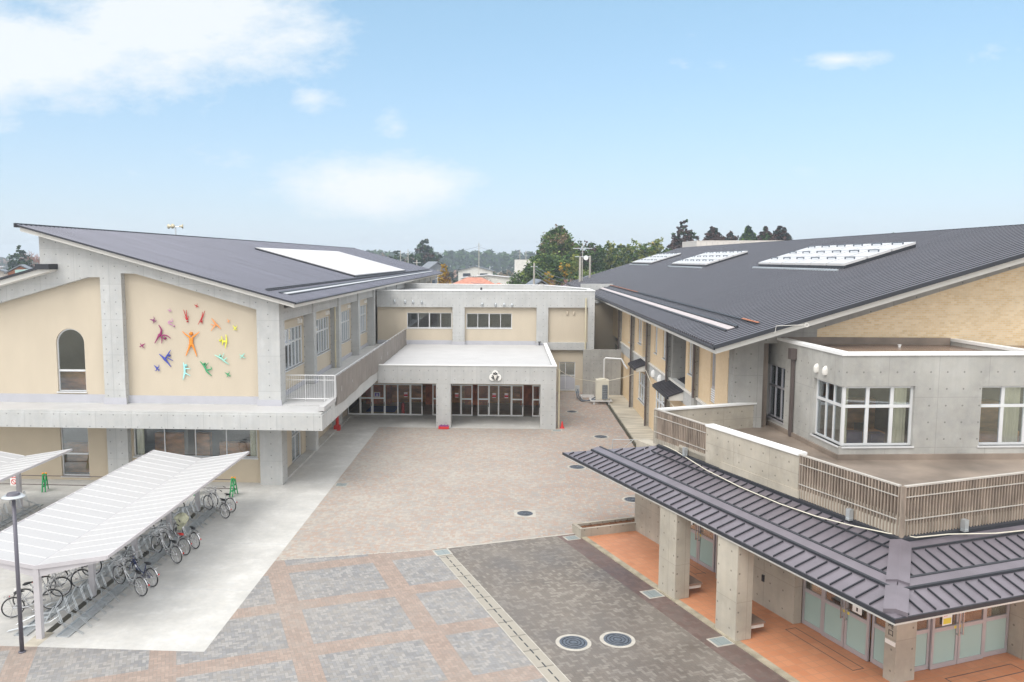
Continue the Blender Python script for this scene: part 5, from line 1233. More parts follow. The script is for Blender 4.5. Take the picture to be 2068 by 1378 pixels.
for (x, y, a, lf, lb) in ((-12.61, 29.17, 152, .2, 'silver bicycle with black saddle, nearest of the middle group'), (-12.64, 34.57, 150, .2, 'silver bicycle with basket, nearer one of the farthest pair by the green barricade'),
                          (-12.64, 35.4, 154, .06, 'silver bicycle, farther one of the farthest pair by the green barricade'),
                          (-15.87, 24.25, 30, .06, 'silver bicycle at the lower left, nearest of the left row behind the lamp post'), (-15.89, 24.96, 30, .2, 'second bicycle of the left row, just behind the front shed post'),
                          (-15.82, 26.0, 28, .06, 'third bicycle of the left row seen between the first two shed posts'), (-15.76, 26.75, 30, .2, 'fourth bicycle of the left row, left of the second shed post'),
                          (-15.8, 28.6, 28, .06, 'bicycle of the left row glimpsed right of the second shed post'), (-15.8, 29.6, 30, .2, 'bicycle deep under the roof behind the near pair'), (-15.8, 31.1, 29, .06, 'bicycle deep under the roof behind the middle group'),
                          (-15.8, 31.9, 30, .2, 'bicycle deep under the roof just beyond the middle group'), (-15.8, 34.2, 30, .06, 'farthest bicycle of the left row, half hidden by the roof edge')):
    c = copy_tree(b1); c['label'] = lb; put(c, x, y, a, lf)

def barricade(x, y, a, label):
    t = thing('barricade_stand', label, 'barricade', (0, 0, 0), group='green A-frame barricade stands')
    m = M()
    for s_ in (-1, 1):
        m.tube([(0, s_*.04, .84), (0, s_*.30, .02)], .035, 6)
        m.tube([(.14, s_*.04, .84), (.14, s_*.30, .02)], .03, 6)
    m.box(-.02, .16, -.06, .06, .80, .88)
    for z in (.25, .5): m.box(.02, .12, -.30+z*.28, .30-z*.28, z, z+.05)
    m.build('stand_frame', 'green', t)
    m = M(); m.tube([(0, 0, .86), (.0, 0, .93)], .05, 8); m.tube([(.14, 0, .86), (.14, 0, .93)], .05, 8); m.build('pole_clip', 'orange', t)
    t.location = (x, y, .012); t.rotation_euler = (0, 0, a); return t
barricade(-23.1, 38.2, .3, 'green barricade stand with orange clips in front of the tall ground-floor window')
barricade(-15.35, 38.1, .2, 'green barricade stand half hidden behind the far end of the shed roof')
barricade(-13.45, 38.0, -.1, 'green barricade stand at the right end of the barrier poles')
for z, lb in ((.80, 'upper'), (.35, 'lower')):
    solo(M().tube([(-27, 38.2, z), (-15.2, 38.1, z)], .022, 6), 'barrier_pole', 'pipedark', lb+' long brown barrier pole between the green stands at left', 'barrier pole', (-20, 38.15, 0))
    solo(M().tube([(-15.2, 38.1, z), (-13.3, 38.0, z)], .022, 6), 'barrier_pole', 'pipedark', lb+' short brown barrier pole between the two right green stands', 'barrier pole', (-14.3, 38.05, 0))
def nosign(x, y, label):
    t = thing('prohibition_sign', label, 'sign', (x, y, .3), group='no-entry notices on the barrier poles')
    m = M(); m.box(x-.18, x+.18, y-.04, y-.025, .28, .86); m.build('sign_board', 'paper', t)
    m = M(); yy = y-.046; m.torus((x, yy, .47), .12, .016, 20, 4, 'y')
    m.hexa([(x-.10, yy-.004, .55), (x-.08, yy-.004, .57), (x+.10, yy-.004, .39), (x+.08, yy-.004, .37), (x-.10, yy+.004, .55), (x-.08, yy+.004, .57), (x+.10, yy+.004, .39), (x+.08, yy+.004, .37)])
    for k in range(4): m.box(x-.14+k*.075, x-.09+k*.075, yy-.003, yy+.003, .66, .72); m.box(x-.14+k*.075, x-.10+k*.075, yy-.003, yy+.003, .75, .81)
    m.build('sign_print', 'signred', t)
nosign(-24.6, 38.2, 'white sign with red no-entry circle beside the post of the farther shed'); nosign(-19.2, 38.15, 'white sign hung on the barrier pole just above the near shed roof')
t = thing('street_lamp', 'dark grey lamp post with a flat round disc head at the lower left', 'lamp', (-14.23, 22.02, 0))
m = M(); m.tube([(-14.23, 22.02, .012), (-14.23, 22.02, 4.62)], [.062, .052], 14); m.disc((-14.23, 22.02, .012), .1, .03, 16); m.build('pole', 'lamp', t, smooth=True)
m = M(); m.disc((-14.23, 22.02, 4.62), .10, .06, 20, 'z', .28); m.disc((-14.23, 22.02, 4.68), .30, .02, 32, 'z', .31); m.disc((-14.23, 22.02, 4.70), .31, .05, 32, 'z', .24); m.build('lamp_head', 'galv', t)
m = M(); m.disc((-14.23, 22.02, 4.75), .19, .06, 28, 'z', .16); m.build('lamp_cap', 'lamp', t)

# ------------------------------------------------------------------ loudspeakers behind the left ridge
t = thing('loudspeaker_mast', 'mast with three horn loudspeakers rising behind the left roof ridge', 'loudspeaker', (-27, 64.8, 0))
m = M(); m.tube([(-27, 64.8, 0), (-27, 64.8, 14.1)], .06, 8); m.tube([(-27.3, 64.8, 14.1), (-26.7, 64.8, 14.1)], .03, 6); m.build('mast', 'galv', t)
for dx, dy, a in ((-.30, 0, 2.9), (0, -.1, 4.5), (.30, 0, .2)):
    m = M(); c_, s_ = math.cos(a), math.sin(a); P = [(-27+dx+c_*k*.10, 64.8+dy+s_*k*.10, 14.15) for k in range(4)]
    m.tube(P, [.05, .07, .11, .20], 12); m.build('horn', 'pipecream', t, smooth=True)

# ------------------------------------------------------------------ vegetation
def leafmat(name, c, v=.25): return plain(name, c, .85, var=v, scale=.5, spec=.15)
LM = {'g1': leafmat('leaf_dark', (.045, .085, .028)), 'g2': leafmat('leaf_mid', (.085, .145, .038)), 'g3': leafmat('leaf_light', (.16, .21, .055)), 'y': leafmat('leaf_yellow', (.42, .27, .03)),
      'r': leafmat('leaf_reddish', (.075, .045, .04)), 'bam': leafmat('leaf_bamboo', (.22, .24, .065)), 'b': leafmat('leaf_bluish', (.035, .055, .045)), 'tr': leafmat('bark', (.11, .085, .065)), 'bare': leafmat('bare_twigs', (.25, .17, .14)), 'barep': leafmat('pink_twigs', (.36, .20, .17)), 'br': leafmat('brown_scrub', (.20, .145, .09))}
def tree(name, label, x, y, h, blobs, mats, n, ls, cat='tree', group=None, seed=1, trunk=True):
    """blobs: (dx,dy,z,rx,ry,rz) ellipsoids of foliage"""
    rnd = random.Random(seed); t = thing(name, label, cat, (x, y, 0), group=group)
    if trunk:
        m = M(); zt = h*.72; m.tube([(x, y, -.1), (x+.1, y, zt*.4), (x-.1, y, zt)], [h*.025, h*.018, h*.006], 7)
        for dx, dy, z, rx, ry, rz in blobs[:6]:
            m.tube([(x, y, z*.55), (x+dx*.6, y+dy*.6, z*.8), (x+dx, y+dy, z)], [h*.010, h*.007, h*.003], 5)
        m.build('trunk', LM['tr'], t)
    m = M(); tot = sum(b[3]*b[5] for b in blobs)
    for dx, dy, z, rx, ry, rz in blobs:
        k = max(6, int(2.4*n*rx*rz/tot/18))
        for _ in range(k):
            while True:
                a, b_, c_ = rnd.uniform(-1, 1), rnd.uniform(-1, 1), rnd.uniform(-1, 1); d2 = a*a+b_*b_+c_*c_
                if .25 < d2 < 1.08: break
            cx, cy, cz = x+dx+a*rx, y+dy+b_*ry, z+c_*rz
            mi = rnd.randrange(len(mats)) if rnd.random() < .8 else 0
            cr = min(rx, rz)*rnd.uniform(.16, .34)
            for _ in range(18):
                q = Vector((rnd.gauss(0, .5), rnd.gauss(0, .5), rnd.gauss(0, .42)))*cr
                px, py, pz = cx+q.x, cy+q.y, cz+q.z
                u = Vector((rnd.uniform(-1, 1), rnd.uniform(-1, 1), rnd.uniform(-.6, .6))).normalized()*ls*rnd.uniform(.5, 1.1)
                w_ = Vector((rnd.uniform(-1, 1), rnd.uniform(-1, 1), rnd.uniform(-1, 1))).cross(u)
                if w_.length < 1e-3: continue
                w_ = w_.normalized()*ls*rnd.uniform(.35, .7)
                m.cur = mi; P_ = Vector((px, py, pz))
                m.face([P_-u, P_-w_, P_+u, P_+w_])
    me_mats = [LM[q] for q in mats]
    # no normal recalculation needed for loose leaves
    m.build('crown', me_mats, t); return t
def conifer(x, y, z0, h, r, k=7):
    return [(.10*r*math.sin(i*2.4)*(1-i/k), 0, z0+h*(i+.45)/k, r*(1.02-((i+.3)/k)**1.3), r*(1.02-((i+.3)/k)**1.3), h/k*1.15) for i in range(k)]
def bare(name, label, x, y, h, spread, mat, seed=1, depth=5, group=None):
    rnd = random.Random(seed); t = thing(name, label, 'tree', (x, y, 0), group=group); m = M(); tw = M()
    def br(p, d, L, r, k):
        q = p+d*L; (m if k > 2 else tw).tube([p, q], [r, r*.7], 4, caps=False)
        if k == 0: return
        for _ in range(3 if k > 1 else 4):
            e = (d+Vector((rnd.uniform(-1, 1), rnd.uniform(-1, 1), rnd.uniform(-.2, .6)))*spread).normalized()
            br(q, e, L*rnd.uniform(.6, .85), r*.62, k-1)
    br(Vector((x, y, 0)), Vector((0, 0, 1)), h*.26, h*.02, depth)
    m.build('trunk', LM['tr'], t); tw.build('twigs', LM[mat], t); return t
sd = [0]
def S(): sd[0] += 1; return sd[0]
# big camphor-like group by the pole
tree('broadleaf_tree', 'tallest dark green broadleaf tree with a rounded open crown in the centre distance', 8.6, 152, 17.8, [(0, 0, 14.0, 3.0, 3.0, 2.6), (-1.9, 0, 12.8, 1.6, 2.0, 1.6), (2.0, 0, 12.8, 2.2, 2.2, 2.0), (.2, 0, 16.0, 1.7, 1.8, 1.5)], ['g2', 'g1', 'g3', 'br'], 4200, .30, seed=S())
tree('broadleaf_tree', 'broad dense green tree in front of the tallest one', 7.3, 146, 12.5, [(-.5, 0, 9.0, 3.9, 3, 3.4), (-2.3, 0, 8.9, 2.3, 2.5, 2.6), (-2.5, 0, 6.4, 2.3, 2.5, 2.6), (2.6, 0, 9.0, 2.4, 2.6, 3.0), (0, -1, 4.6, 4.0, 3, 3)], ['g1', 'g2', 'g2', 'g3'], 7000, .33, seed=S())
tree('maple_tree', 'small yellow-orange tree low against the dense green crown', 6.7, 141.5, 9.2, [(0, 0, 8.3, .75, .7, .9), (.5, 0, 7.0, .8, .7, 1.0)], ['y', 'g3'], 500, .22, seed=S())
tree('maple_tree', 'small yellow-tinged tree high on the right side of the dense green crown', 9.5, 141.5, 11.4, [(0, 0, 10.3, .9, .8, 1.2), (.5, 0, 9.1, .9, .8, 1.2)], ['y', 'g3', 'g2'], 550, .22, seed=S())
tree('bamboo_clump', 'yellowish bamboo clump left of the utility pole crossarms', 11.4, 143, 12.5, [(0, 0, 10, 1.0, 1, 2.6), (.3, 0, 7.5, 1.2, 1, 3)], ['bam', 'g3'], 1000, .24, seed=S(), cat='bamboo')
for i, (x, y, h, rx, mt, lb) in enumerate(((13.3, 156, 15.2, 2.7, ['r', 'g1', 'g2'], 'dark reddish tree behind the utility pole'), (16.3, 158, 14.6, 2.0, ['g1', 'g2'], 'dark green pointed tree right of the poles'), (12.5, 140, 9.5, 2.6, ['g1', 'g2', 'g3'], 'green rounded tree behind the grey tiled roof'))):
    tree('broadleaf_tree', lb, x, y, h, [(0, 0, h*.78, rx, rx, h*.22), (-.4, 0, h*.5, rx*1.25, rx, h*.28)], mt, 1600, .28, seed=S())
bl = ['leftmost', 'second', 'third', 'fourth', 'fifth', 'rightmost']
for i in range(6):
    x = 16.8+i*2.6; h = 14.1+[0, .5, .1, .7, .2, .9][i]+i*.12
    tree('bamboo_clump', bl[i]+' green bamboo clump of the row beyond the right roof', x, 160+i, h, [(0, 0, h*.82, 1.6, 1.4, h*.18), (-.9, 0, h*.68, 1.2, 1.2, h*.16), (1.1, 0, h*.7, 1.2, 1.2, h*.17), (.3, 0, h*.45, 2.2, 1.6, h*.3)], ['bam', 'g2', 'g3', 'g1'], 2300, .29, cat='bamboo', group='bamboo clumps beyond the right roof', seed=S())
cn = [('tallest dark reddish cedar behind the right roof', 35.7, 19.6, 5.2, ['r', 'g1', 'r']), ('reddish cedar second from the left behind the right roof', 41.5, 17.9, 3.2, ['r', 'r', 'b']), ('low reddish cedar with a flat top behind the right roof', 45.0, 16.9, 2.8, ['r', 'b']), ('green pine between the reddish cedars', 48.5, 18.0, 2.8, ['g1', 'g2', 'b']), ('broad reddish cedar right of the green pine', 51.9, 17.8, 3.1, ['r', 'r', 'g1']), ('narrow reddish cedar at the right end of the row', 55.0, 18.3, 2.7, ['r', 'b'])]
for lb, x, h, r, mt in cn: tree('cedar_tree', lb, x, 170, h, (conifer(x, 170, h-(h-12.2)*1.25, (h-12.2)*1.2, r, 8) if r > 5 else [(0, 0, h-.9, r*.25, r*.25, 1.1), (0, 0, h-1.9, r*.46, r*.42, 1.2), (.2, 0, h-2.9, r*.7, r*.6, 1.3), (-.1, 0, h-4.0, r*.9, r*.7, 1.6)]), mt, 2600, .36, group='cedars behind the right roof', seed=S())
tree('broadleaf_tree', 'single dark treetop just showing over the right roof ridge', 66.0, 148, 16.2, [(0, 0, 14.9, 1.9, 1.5, .9), (1, 0, 15.2, 1.2, 1, .7)], ['g1', 'g2'], 700, .28, seed=S())
tree('broadleaf_tree', 'yellow-green tree where the bamboo meets the right roof', 29.2, 168, 14.6, [(0, 0, 12.6, 1.5, 1.5, 2.2)], ['bam', 'g3', 'y'], 700, .28, seed=S())
tree('ginkgo_tree', 'bright golden cone-shaped tree beside the end of the left roof', -11.2, 140, 10.9, [(0, 0, 9.6, .55, .55, 1.2), (0, 0, 8.2, 1.0, .9, 1.3), (0, 0, 6.6, 1.3, 1.1, 1.6), (0, 0, 4.6, 1.35, 1.1, 1.6)], ['y', 'y', 'br'], 2200, .20, seed=S())
tree('broadleaf_tree', 'round green tree low behind the tiled house roof', 2.6, 150, 9.6, [(0, 0, 6.8, 2.6, 2.2, 2.4), (-1.5, 0, 5.4, 2.0, 2, 2.2), (1.6, 0, 6, 1.9, 2, 2.2)], ['g2', 'g3', 'g1'], 1900, .27, seed=S())
tree('cedar_tree', 'tall dark conifer left of the distant wood with reddish side', -27.5, 262, 16.6, conifer(0, 0, 4, 12.9, 10.0, 6), ['b', 'g1', 'r'], 3600, .5, seed=S())
tree('cedar_tree', 'smaller dark conifer at the far end of the left roof', -36.6, 262, 13.4, conifer(0, 0, 4, 9.6, 5.6, 5), ['b', 'g1'], 1500, .48, seed=S())
bare('bare_tree', 'leafless pinkish tree between the two dark conifers', -32.6, 270, 15.5, .55, 'barep', S(), 5)
bare('bare_tree', 'leafless grey tree in the fields beyond the orange roof', -7.5, 190, 9.5, .55, 'bare', S(), 6)
bare('bare_tree', 'leafless brown tree left of the round green tree', 0.0, 146, 8.4, .6, 'bare', S(), 6)
bare('bare_tree', 'reddish leafless tree in front of the grey tiled roof', 9.4, 124, 8.9, .6, 'barep', S(), 6)
bare('bare_tree', 'leafless pale tree right of the bamboo near the cedars', 33.0, 172, 15.4, .6, 'barep', S(), 5)
bare('bare_tree', 'large leafless tree rising over the far left houses', -118, 200, 15.0, .62, 'barep', S(), 6)
tree('cedar_tree', 'dark conical conifer behind the orange-walled house at far left', -122.5, 198, 14.0, conifer(0, 0, 3, 11, 6.5, 6), ['b', 'g1'], 2400, .4, seed=S())
bare('bare_tree', 'leafless tree over the left roof end, far away', -52, 330, 15.5, .7, 'bare', S(), 5)
tree('garden_shrub', 'yellow-green garden bushes in front of the white and orange house', -79, 112, 5.2, [(0, 0, 7.6, 2.6, 1.5, 1.3), (-2.5, 0, 7.1, 1.6, 1.2, 1.0)], ['g3', 'bam', 'g2'], 900, .22, cat='shrub', seed=S())
# scrub and far woods: nobody could count them
def mass(name, x0, x1, y0, y1, z0, z1, n, ls, mats, seed, kindlbl, lump=6, topn=.35):
    rnd = random.Random(seed); m = M()
    K = max(10, int((x1-x0)/lump)); tops = [rnd.uniform(1-topn, 1) for _ in range(K+2)]
    for _ in range(n):
        x = rnd.uniform(x0, x1); f = (x-x0)/(x1-x0)*K; i = int(f); fr = f-i
        c_ = tops[i]*(1-abs(2*fr-1)**2.2*.28); top = z0+(z1-z0)*c_
        z = z0+(top-z0)*rnd.random()**.55; y = rnd.uniform(y0, y1)
        u = Vector((rnd.uniform(-1, 1), rnd.uniform(-.4, .4), rnd.uniform(-.8, .8))).normalized()*ls*rnd.uniform(.5, 1.1); w_ = Vector((rnd.uniform(-1, 1), rnd.uniform(-1, 1), rnd.uniform(-1, 1))).cross(u)
        if w_.length < .01: continue
        w_ = w_.normalized()*ls*.6; P_ = Vector((x, y, z)); m.cur = (i*7+rnd.randrange(2)) % len(mats); m.face([P_-u, P_-w_, P_+u, P_+w_])
    o = m.build(name, [LM[q] for q in mats]); o['kind'] = 'stuff'; o['category'] = 'vegetation'; o['label'] = kindlbl; return o
mass('far_wood', -330, 260, 590, 640, 0, 18.5, 15000, 2.3, ['b', 'g1', 'b', 'g1'], 3, 'long dark blue-green wood along the horizon', 10, .16)
mass('far_wood', -700, -300, 640, 700, 0, 15, 4000, 2.6, ['b', 'g1', 'bare'], 4, 'hazy wood on the horizon beyond the far left houses', 14, .2)
mass('scrub', -60, 60, 180, 260, 0, 4.6, 9000, .7, ['br', 'bare', 'g1', 'br', 'g3'], 5, 'brown winter scrub and hedges in the fields behind the roofs', 4, .5)
mass('scrub', -22, 12, 128, 150, 0, 5.4, 3600, .42, ['br', 'g2', 'bare', 'g3'], 6, 'mixed scrub just behind the central building', 2.5, .5)
mass('scrub', -180, -70, 200, 300, 0, 7.4, 6000, .9, ['bare', 'br', 'g1', 'barep'], 8, 'brown scrub around the far left houses', 6, .5)
mass('scrub', -70, 60, 300, 420, 0, 7, 6000, 1.1, ['br', 'g1', 'bare', 'b'], 9, 'scrub and orchards in front of the far wood', 7, .5)

# ------------------------------------------------------------------ far houses, poles and wires
MT['tileorange'] = plain('orange_roof_tile', (.46, .20, .14), .7, var=.2, scale=2)
MT['tilegrey'] = plain('grey_roof_tile', (.17, .185, .21), .5, var=.2, scale=2)
MT['wallw'] = plain('house_wall_white', (.66, .64, .60), .8)
MT['wallo'] = plain('house_wall_orange', (.42, .18, .11), .8)
MT['wallt'] = plain('house_wall_turquoise', (.36, .52, .50), .8)
MT['dwin'] = plain('dark_window', (.04, .05, .07), .3)
def house(x, y, w, d, h, rh, rot, wm, rm, label, wins=2, hip=False, ov=.5, base=0):
    t = thing('house', label, 'house', (x, y, 0)); t.rotation_euler = (0, 0, rot); BASE[t] = ((0, 0, 0), 'W')
    m = M(); m.box(-w/2, w/2, -d/2, d/2, 0, h)
    if not hip and rh: m.prism([(-w/2, h), (w/2, h), (0, h+rh*.9)], 'y', -d/2, d/2)
    m.build('wall', wm, t)
    if rh:
        m = M(); a, b = w/2+ov, d/2+ov
        if hip:
            rl_ = max(.2, d/2-w/2); P = [(-a, -b, h), (a, -b, h), (a, b, h), (-a, b, h), (0, -rl_, h+rh), (0, rl_, h+rh)]
            if w > d: rl_ = max(.2, w/2-d/2); P = [(-a, -b, h), (a, -b, h), (a, b, h), (-a, b, h), (-rl_, 0, h+rh), (rl_, 0, h+rh)]; F = [(0, 1, 5, 4), (1, 2, 5), (2, 3, 4, 5), (3, 0, 4), (0, 3, 2, 1)]
            else: F = [(0, 1, 4), (1, 2, 5, 4), (2, 3, 5), (3, 0, 4, 5), (0, 3, 2, 1)]
            m.v = P; m.f = [list(f) for f in F]; m.mi = [0]*len(F)
        else:
            for s_ in (-1, 1): m.hexa([(0, -b, h+rh), (s_*a, -b, h-.2), (s_*a, b, h-.2), (0, b, h+rh), (0, -b, h+rh+.18), (s_*a, -b, h-.02), (s_*a, b, h-.02), (0, b, h+rh+.18)])
        m.build('roof', rm, t)
    for i in range(wins):
        m = M(); xx = -w/2+w*(i+.5)/wins; m.box(xx-w*.11, xx+w*.11, -d/2-.05, -d/2, h*.55, h*.88); m.build('window', 'dwin', t)
    return t
house(-5.9, 136, 10.5, 8, 6.2, 2.3, .15, 'wallw', 'tileorange', 'house with an orange tiled hip roof just behind the central parapet', 2, True)
house(-1.8, 140, 5, 6, 6.2, 1.3, .1, 'wallw', 'tileorange', 'lower orange tiled roof adjoining the orange hip roof', 1, True)
house(4.2, 122, 5.8, 7, 6.2, 2.2, .12, 'wallw', 'tilegrey', 'white house with dark gable and grey tiled roof right of the central building')
house(13.4, 132, 8, 6, 7.0, 1.9, .3, 'wallw', 'tilegrey', 'house with light grey tiled roof beside the two utility poles', 1, True)
house(5.2, 235, 7.2, 6, 11.4, 0, .05, 'wallw', 'tilegrey', 'tall plain pale block in front of the far wood', 0)
house(-33, 225, 9, 7, 7.0, 2.0, .1, 'wallw', 'tilegrey', 'grey-roofed house left of the golden tree', 2)
house(-22, 235, 6, 6, 8.5, 2.2, .5, 'tilegrey', 'tilegrey', 'dark two-storey house between the conifer and the bare tree', 2)
house(-6, 232, 15, 6, 6.4, .6, 0, 'wallw', 'panelwhite', 'long white low building across the fields', 0)
house(-42, 300, 12, 8, 9.6, 1.2, 0, 'wallw', 'panelwhite', 'white roof just visible beyond the end of the left roof', 1)
house(14, 260, 12, 8, 6.8, 1.6, 0, 'wallw', 'tilegrey', 'pale house below the far wood near the big tree', 3)
house(-12, 290, 12, 8, 7.5, 1.6, 0, 'wallw', 'tilegrey', 'distant pale house among the scrub', 2)
house(-79.0, 128, 3.6, 6, 9.4, 1.1, .45, 'wallo', 'tilegrey', 'orange-walled gabled house at the far left', 1)
house(-83.2, 129, 4, 4, 9.0, .7, .45, 'wallw', 'tilegrey', 'white house wing left of the orange-walled one', 1)
house(-62.2, 104, 4.0, 5, 10.15, .0, .30, 'wallt', 'tilegrey', 'turquoise building with two dark windows at the far left', 3)
house(-102, 190, 10, 6, 9.6, 1.6, .3, 'wallo', 'tilegrey', 'brownish house far left behind the conifer', 2)
house(-150, 210, 24, 8, 9.5, .8, .3, 'wallw', 'panelwhite', 'long pale shed at the left edge of the distance', 0)
house(-82, 108, 6, 6, 7.0, 1.3, .4, 'wallw', 'tileorange', 'low orange roof at the extreme left edge', 1, True)
def upole(x, y, h, arms, label, r=.17, dish=False):
    t = thing('utility_pole', label, 'utility pole', (x, y, 0), group='utility poles in the distance')
    m = M(); m.tube([(x, y, 0), (x, y, h)], [r, r*.7], 8); m.build('pole', 'ringc', t)
    m = M()
    for z, w_ in arms: m.box(x-w_, x+w_, y-.06, y+.06, z, z+.11)
    if arms: m.build('crossarm', 'galv', t)
    if dish: m = M(); m.disc((x+.45, y-.1, h-2.0), .32, .1, 16, 'y'); m.build('round_mirror', 'white', t)
upole(9.45, 110, 11.9, [], 'thick concrete pole rising right of the big trees', .22, False)
upole(9.75, 110, 13.7, [(12.9, 1.3), (11.8, 1.0)], 'antenna mast with long crossarms and a round dish above the concrete pole', .07, True)
upole(10.95, 112, 12.0, [], 'slim pole just right of the crossarmed mast')
upole(3.55, 118, 11.0, [(10.4, .5)], 'white pole standing behind the grey-roofed house')
for x, y, h, lb in ((-8.8, 235, 16.2, 'tall pole in the middle of the fields'), (-33.5, 250, 14.2, 'left of two poles before the dark conifer'), (-31.2, 250, 14.6, 'right of two poles before the dark conifer'), (-20.5, 180, 11.4, 'pole left of the golden tree'), (-26, 300, 14, 'pole with crossarms beside the dark house'), (3.4, 270, 14.5, 'left of the paired far poles near the pale block'), (5.4, 270, 14.3, 'right of the paired far poles near the pale block'), (-13.2, 150, 9.6, 'short pole by the golden tree')):
    upole(x, y, h, [(h-.7, .9), (h-1.7, .7)], lb, .14)
def wire(a, b, sag, label, r=.03):
    P = [Vector(a).lerp(Vector(b), k/14)-Vector((0, 0, 4*sag*(k/14)*(1-k/14))) for k in range(15)]
    solo(M().tube([tuple(p) for p in P], r, 4), 'power_line', 'iron', label, 'power line', tuple(P[7]))
for k, (dz, sg) in enumerate(((0, .5), (-.35, .7), (-.7, .9))): wire((3.55, 118, 10.6+dz), (9.4, 112, 8.6+dz), sg, ['top', 'middle', 'bottom'][k]+' of three wires sagging from the white pole to the right')
wire((-31.2, 250, 14), (-8.8, 235, 15.2), 1.2, 'thin wire across the fields left of the tall pole'); wire((-8.8, 235, 15.2), (5.4, 270, 13.8), 1.2, 'thin wire across the fields right of the tall pole')
wire((-6, 126, 7.9), (4.3, 121, 8.0), .3, 'dark wire running low in front of the grey tiled roof', .03)

# ------------------------------------------------------------------ haze
hm = bpy.data.materials.new('haze_air'); hm.use_nodes = True; ht = hm.node_tree
ht.nodes.remove(ht.nodes['Principled BSDF'])
pvn = ht.nodes.new('ShaderNodeVolumePrincipled'); pvn.inputs['Color'].default_value = (.80, .90, 1, 1); pvn.inputs['Density'].default_value = .0006
pvn.inputs['Anisotropy'].default_value = .2
ht.links.new(pvn.outputs[0], ht.nodes['Material Output'].inputs['Volume'])
hz = M().box(-1000, 1000, -120, 1300, -1.6, 34).build('haze', hm); hz['kind'] = 'stuff'; hz['label'] = 'pale air haze over the far fields and woods'; hz['category'] = 'haze'

# ------------------------------------------------------------------ camera
W, Hh = 2068., 1378.
F = 1640.; PX, PY = 930., 689.; CH = 11.5
pt = math.atan(165/1640); ps = math.atan(99/1640*math.cos(pt))
cam = bpy.data.cameras.new('camera'); co = bpy.data.objects.new('camera', cam); C.objects.link(co); sc.camera = co
fw_ = Vector((-math.sin(ps)*math.cos(pt), math.cos(ps)*math.cos(pt), -math.sin(pt)))
rt_ = Vector((math.cos(ps), math.sin(ps), 0)); up_ = rt_.cross(fw_)
co.matrix_world = Matrix(((rt_.x, up_.x, -fw_.x, 0), (rt_.y, up_.y, -fw_.y, 0), (rt_.z, up_.z, -fw_.z, CH), (0, 0, 0, 1)))
cam.sensor_width = 36; cam.lens = F/W*36; cam.shift_x = (W/2-PX)/W; cam.shift_y = 0
cam.clip_start = .1; cam.clip_end = 6000

# ------------------------------------------------------------------ light and sky
FILL_DECK0, FILL_DECK1 = (6.2, 6.35, 6.5), (7.6, 7.65, 7.7)
SUN_EL, SUN_AZ = 52.0, 215.0   # azimuth clockwise from +y (north)
wd = bpy.data.worlds.new('World'); sc.world = wd; wd.use_nodes = True
t = wd.node_tree; bg = t.nodes['Background']
sky = t.nodes.new('ShaderNodeTexSky'); sky.sky_type = 'NISHITA'; sky.sun_disc = False
sky.sun_elevation = R_(SUN_EL); sky.sun_rotation = R_(SUN_AZ); sky.air_density = 1.0; sky.dust_density = .6; sky.ozone_density = 1.6
tc = t.nodes.new('ShaderNodeTexCoord'); s = t.nodes.new('ShaderNodeSeparateXYZ'); t.links.new(tc.outputs['Generated'], s.inputs[0])
yy = math_(t, 'MAXIMUM', math_(t, 'ABSOLUTE', s.outputs[1]), .05)
U = math_(t, 'DIVIDE', s.outputs[0], yy); V = math_(t, 'DIVIDE', s.outputs[2], yy)
cm = t.nodes.new('ShaderNodeCombineXYZ'); t.links.new(U, cm.inputs[0]); t.links.new(math_(t, 'MULTIPLY', V, 2.1), cm.inputs[1])
n1 = noise(t, cm.outputs[0], 6.5, 12, .68); n2 = noise(t, cm.outputs[0], 1.7, 6, .55)
def blob(cx, cy, rx, ry, k=1.0):
    a = math_(t, 'POWER', math_(t, 'DIVIDE', math_(t, 'SUBTRACT', U, cx), rx), 2); b = math_(t, 'POWER', math_(t, 'DIVIDE', math_(t, 'SUBTRACT', V, cy), ry), 2)
    return math_(t, 'MULTIPLY', math_(t, 'SUBTRACT', 1, math_(t, 'MINIMUM', math_(t, 'SQRT', math_(t, 'ADD', a, b)), 2.4)), k)
def pu(x): return (x-1029)/1640
def pv(y): return (524-y)/1640*1.03
bl_ = [blob(pu(330), pv(60), .26, .11, 1.5), blob(pu(60), pv(120), .30, .085, 1.4), blob(pu(480), pv(60), .12, .055, 1.0), blob(pu(770), pv(378), .15, .045, 1.6), blob(pu(690), pv(350), .06, .03, .8), blob(pu(630), pv(215), .03, .02, .55), blob(pu(1655), pv(155), .07, .016, 1.1), blob(pu(1500), pv(0), .06, .008, .2), blob(pu(800), pv(270), .02, .02, .5)]
mk = bl_[0]
for b_ in bl_[1:]: mk = math_(t, 'MAXIMUM', mk, b_)
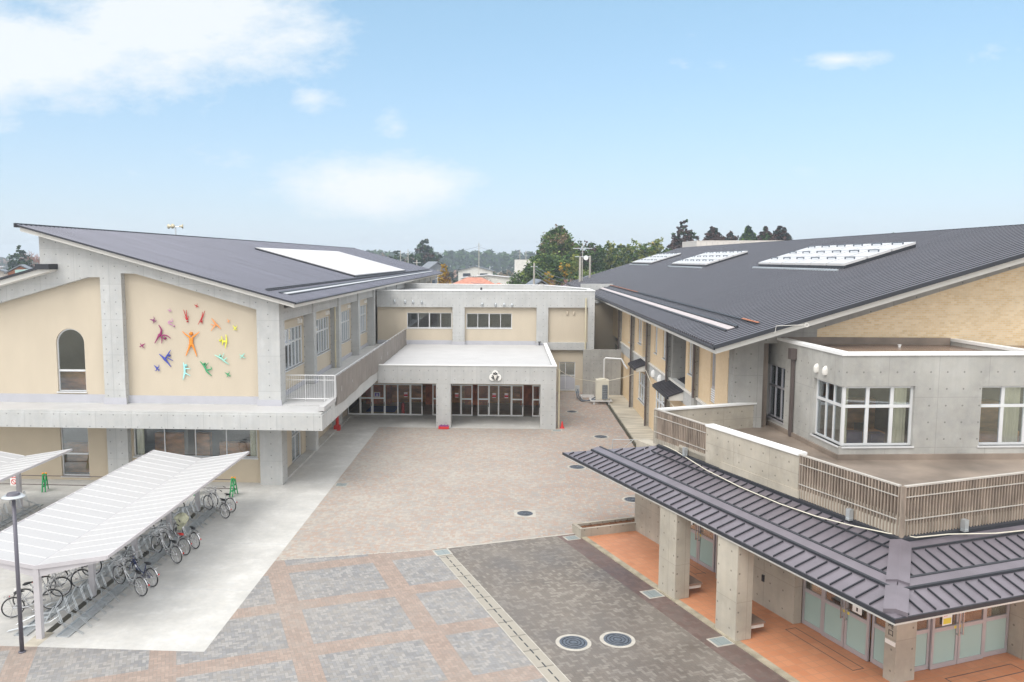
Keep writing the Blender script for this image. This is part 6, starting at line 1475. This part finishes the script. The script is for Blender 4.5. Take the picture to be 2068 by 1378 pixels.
mk = math_(t, 'ADD', mk, math_(t, 'MULTIPLY', math_(t, 'SUBTRACT', n1, .5), 2.9)); mk = math_(t, 'ADD', mk, math_(t, 'MULTIPLY', math_(t, 'SUBTRACT', n2, .5), .5))
mk = ramp(t, mk, .05, .95)
mk = math_(t, 'SMOOTH_MIN', mk, 1.0, .2) if False else math_(t, 'MULTIPLY', mk, .84)
# thin high veil whitening the sky toward the horizon
vz = math_(t, 'MAXIMUM', s.outputs[2], 0)
veil = math_(t, 'ADD', .30, math_(t, 'MULTIPLY', math_(t, 'POWER', 2.718, math_(t, 'MULTIPLY', vz, -8.0)), .62))
SKYK = .10
base = mix(t, 1.0, sky.outputs[0], mix(t, ramp(t, vz, .02, .28), (.46, .56, .70), (.41, .735, .77)), 'MULTIPLY')
c = mix(t, veil, base, (3.16, 3.52, 3.95)); c = mix(t, mk, c, (4.15, 4.25, 4.3))
# unseen bright cloud deck added as fill light overhead, at the sides and behind
deck = math_(t, 'MAXIMUM', ramp(t, s.outputs[2], .36, .62), math_(t, 'MAXIMUM', ramp(t, s.outputs[1], .10, -.35), ramp(t, math_(t, 'ABSOLUTE', s.outputs[0]), .66, .86)))
fill_deckc = mix(t, ramp(t, n2, .3, .7), FILL_DECK0, FILL_DECK1)
c = mix(t, deck, c, fill_deckc)
t.links.new(c, bg.inputs[0]); bg.inputs[1].default_value = SKYK
sun = bpy.data.lights.new('sun', 'SUN'); sun.energy = 1.0; sun.angle = R_(34); sun.color = (1, .96, .9)
so = bpy.data.objects.new('sun', sun); C.objects.link(so)
el, az = R_(SUN_EL), R_(SUN_AZ); dv = Vector((math.sin(az)*math.cos(el), math.cos(az)*math.cos(el), math.sin(el)))
so.rotation_euler = dv.to_track_quat('Z', 'Y').to_euler(); so.location = (0, 0, 60)

sc.view_settings.view_transform = 'Standard'; sc.view_settings.look = 'None'; sc.view_settings.gamma = 1
sc.view_settings.exposure = 1.28
sc.cycles.max_bounces = 6; sc.cycles.transparent_max_bounces = 12; sc.cycles.diffuse_bounces = 3; sc.cycles.glossy_bounces = 3
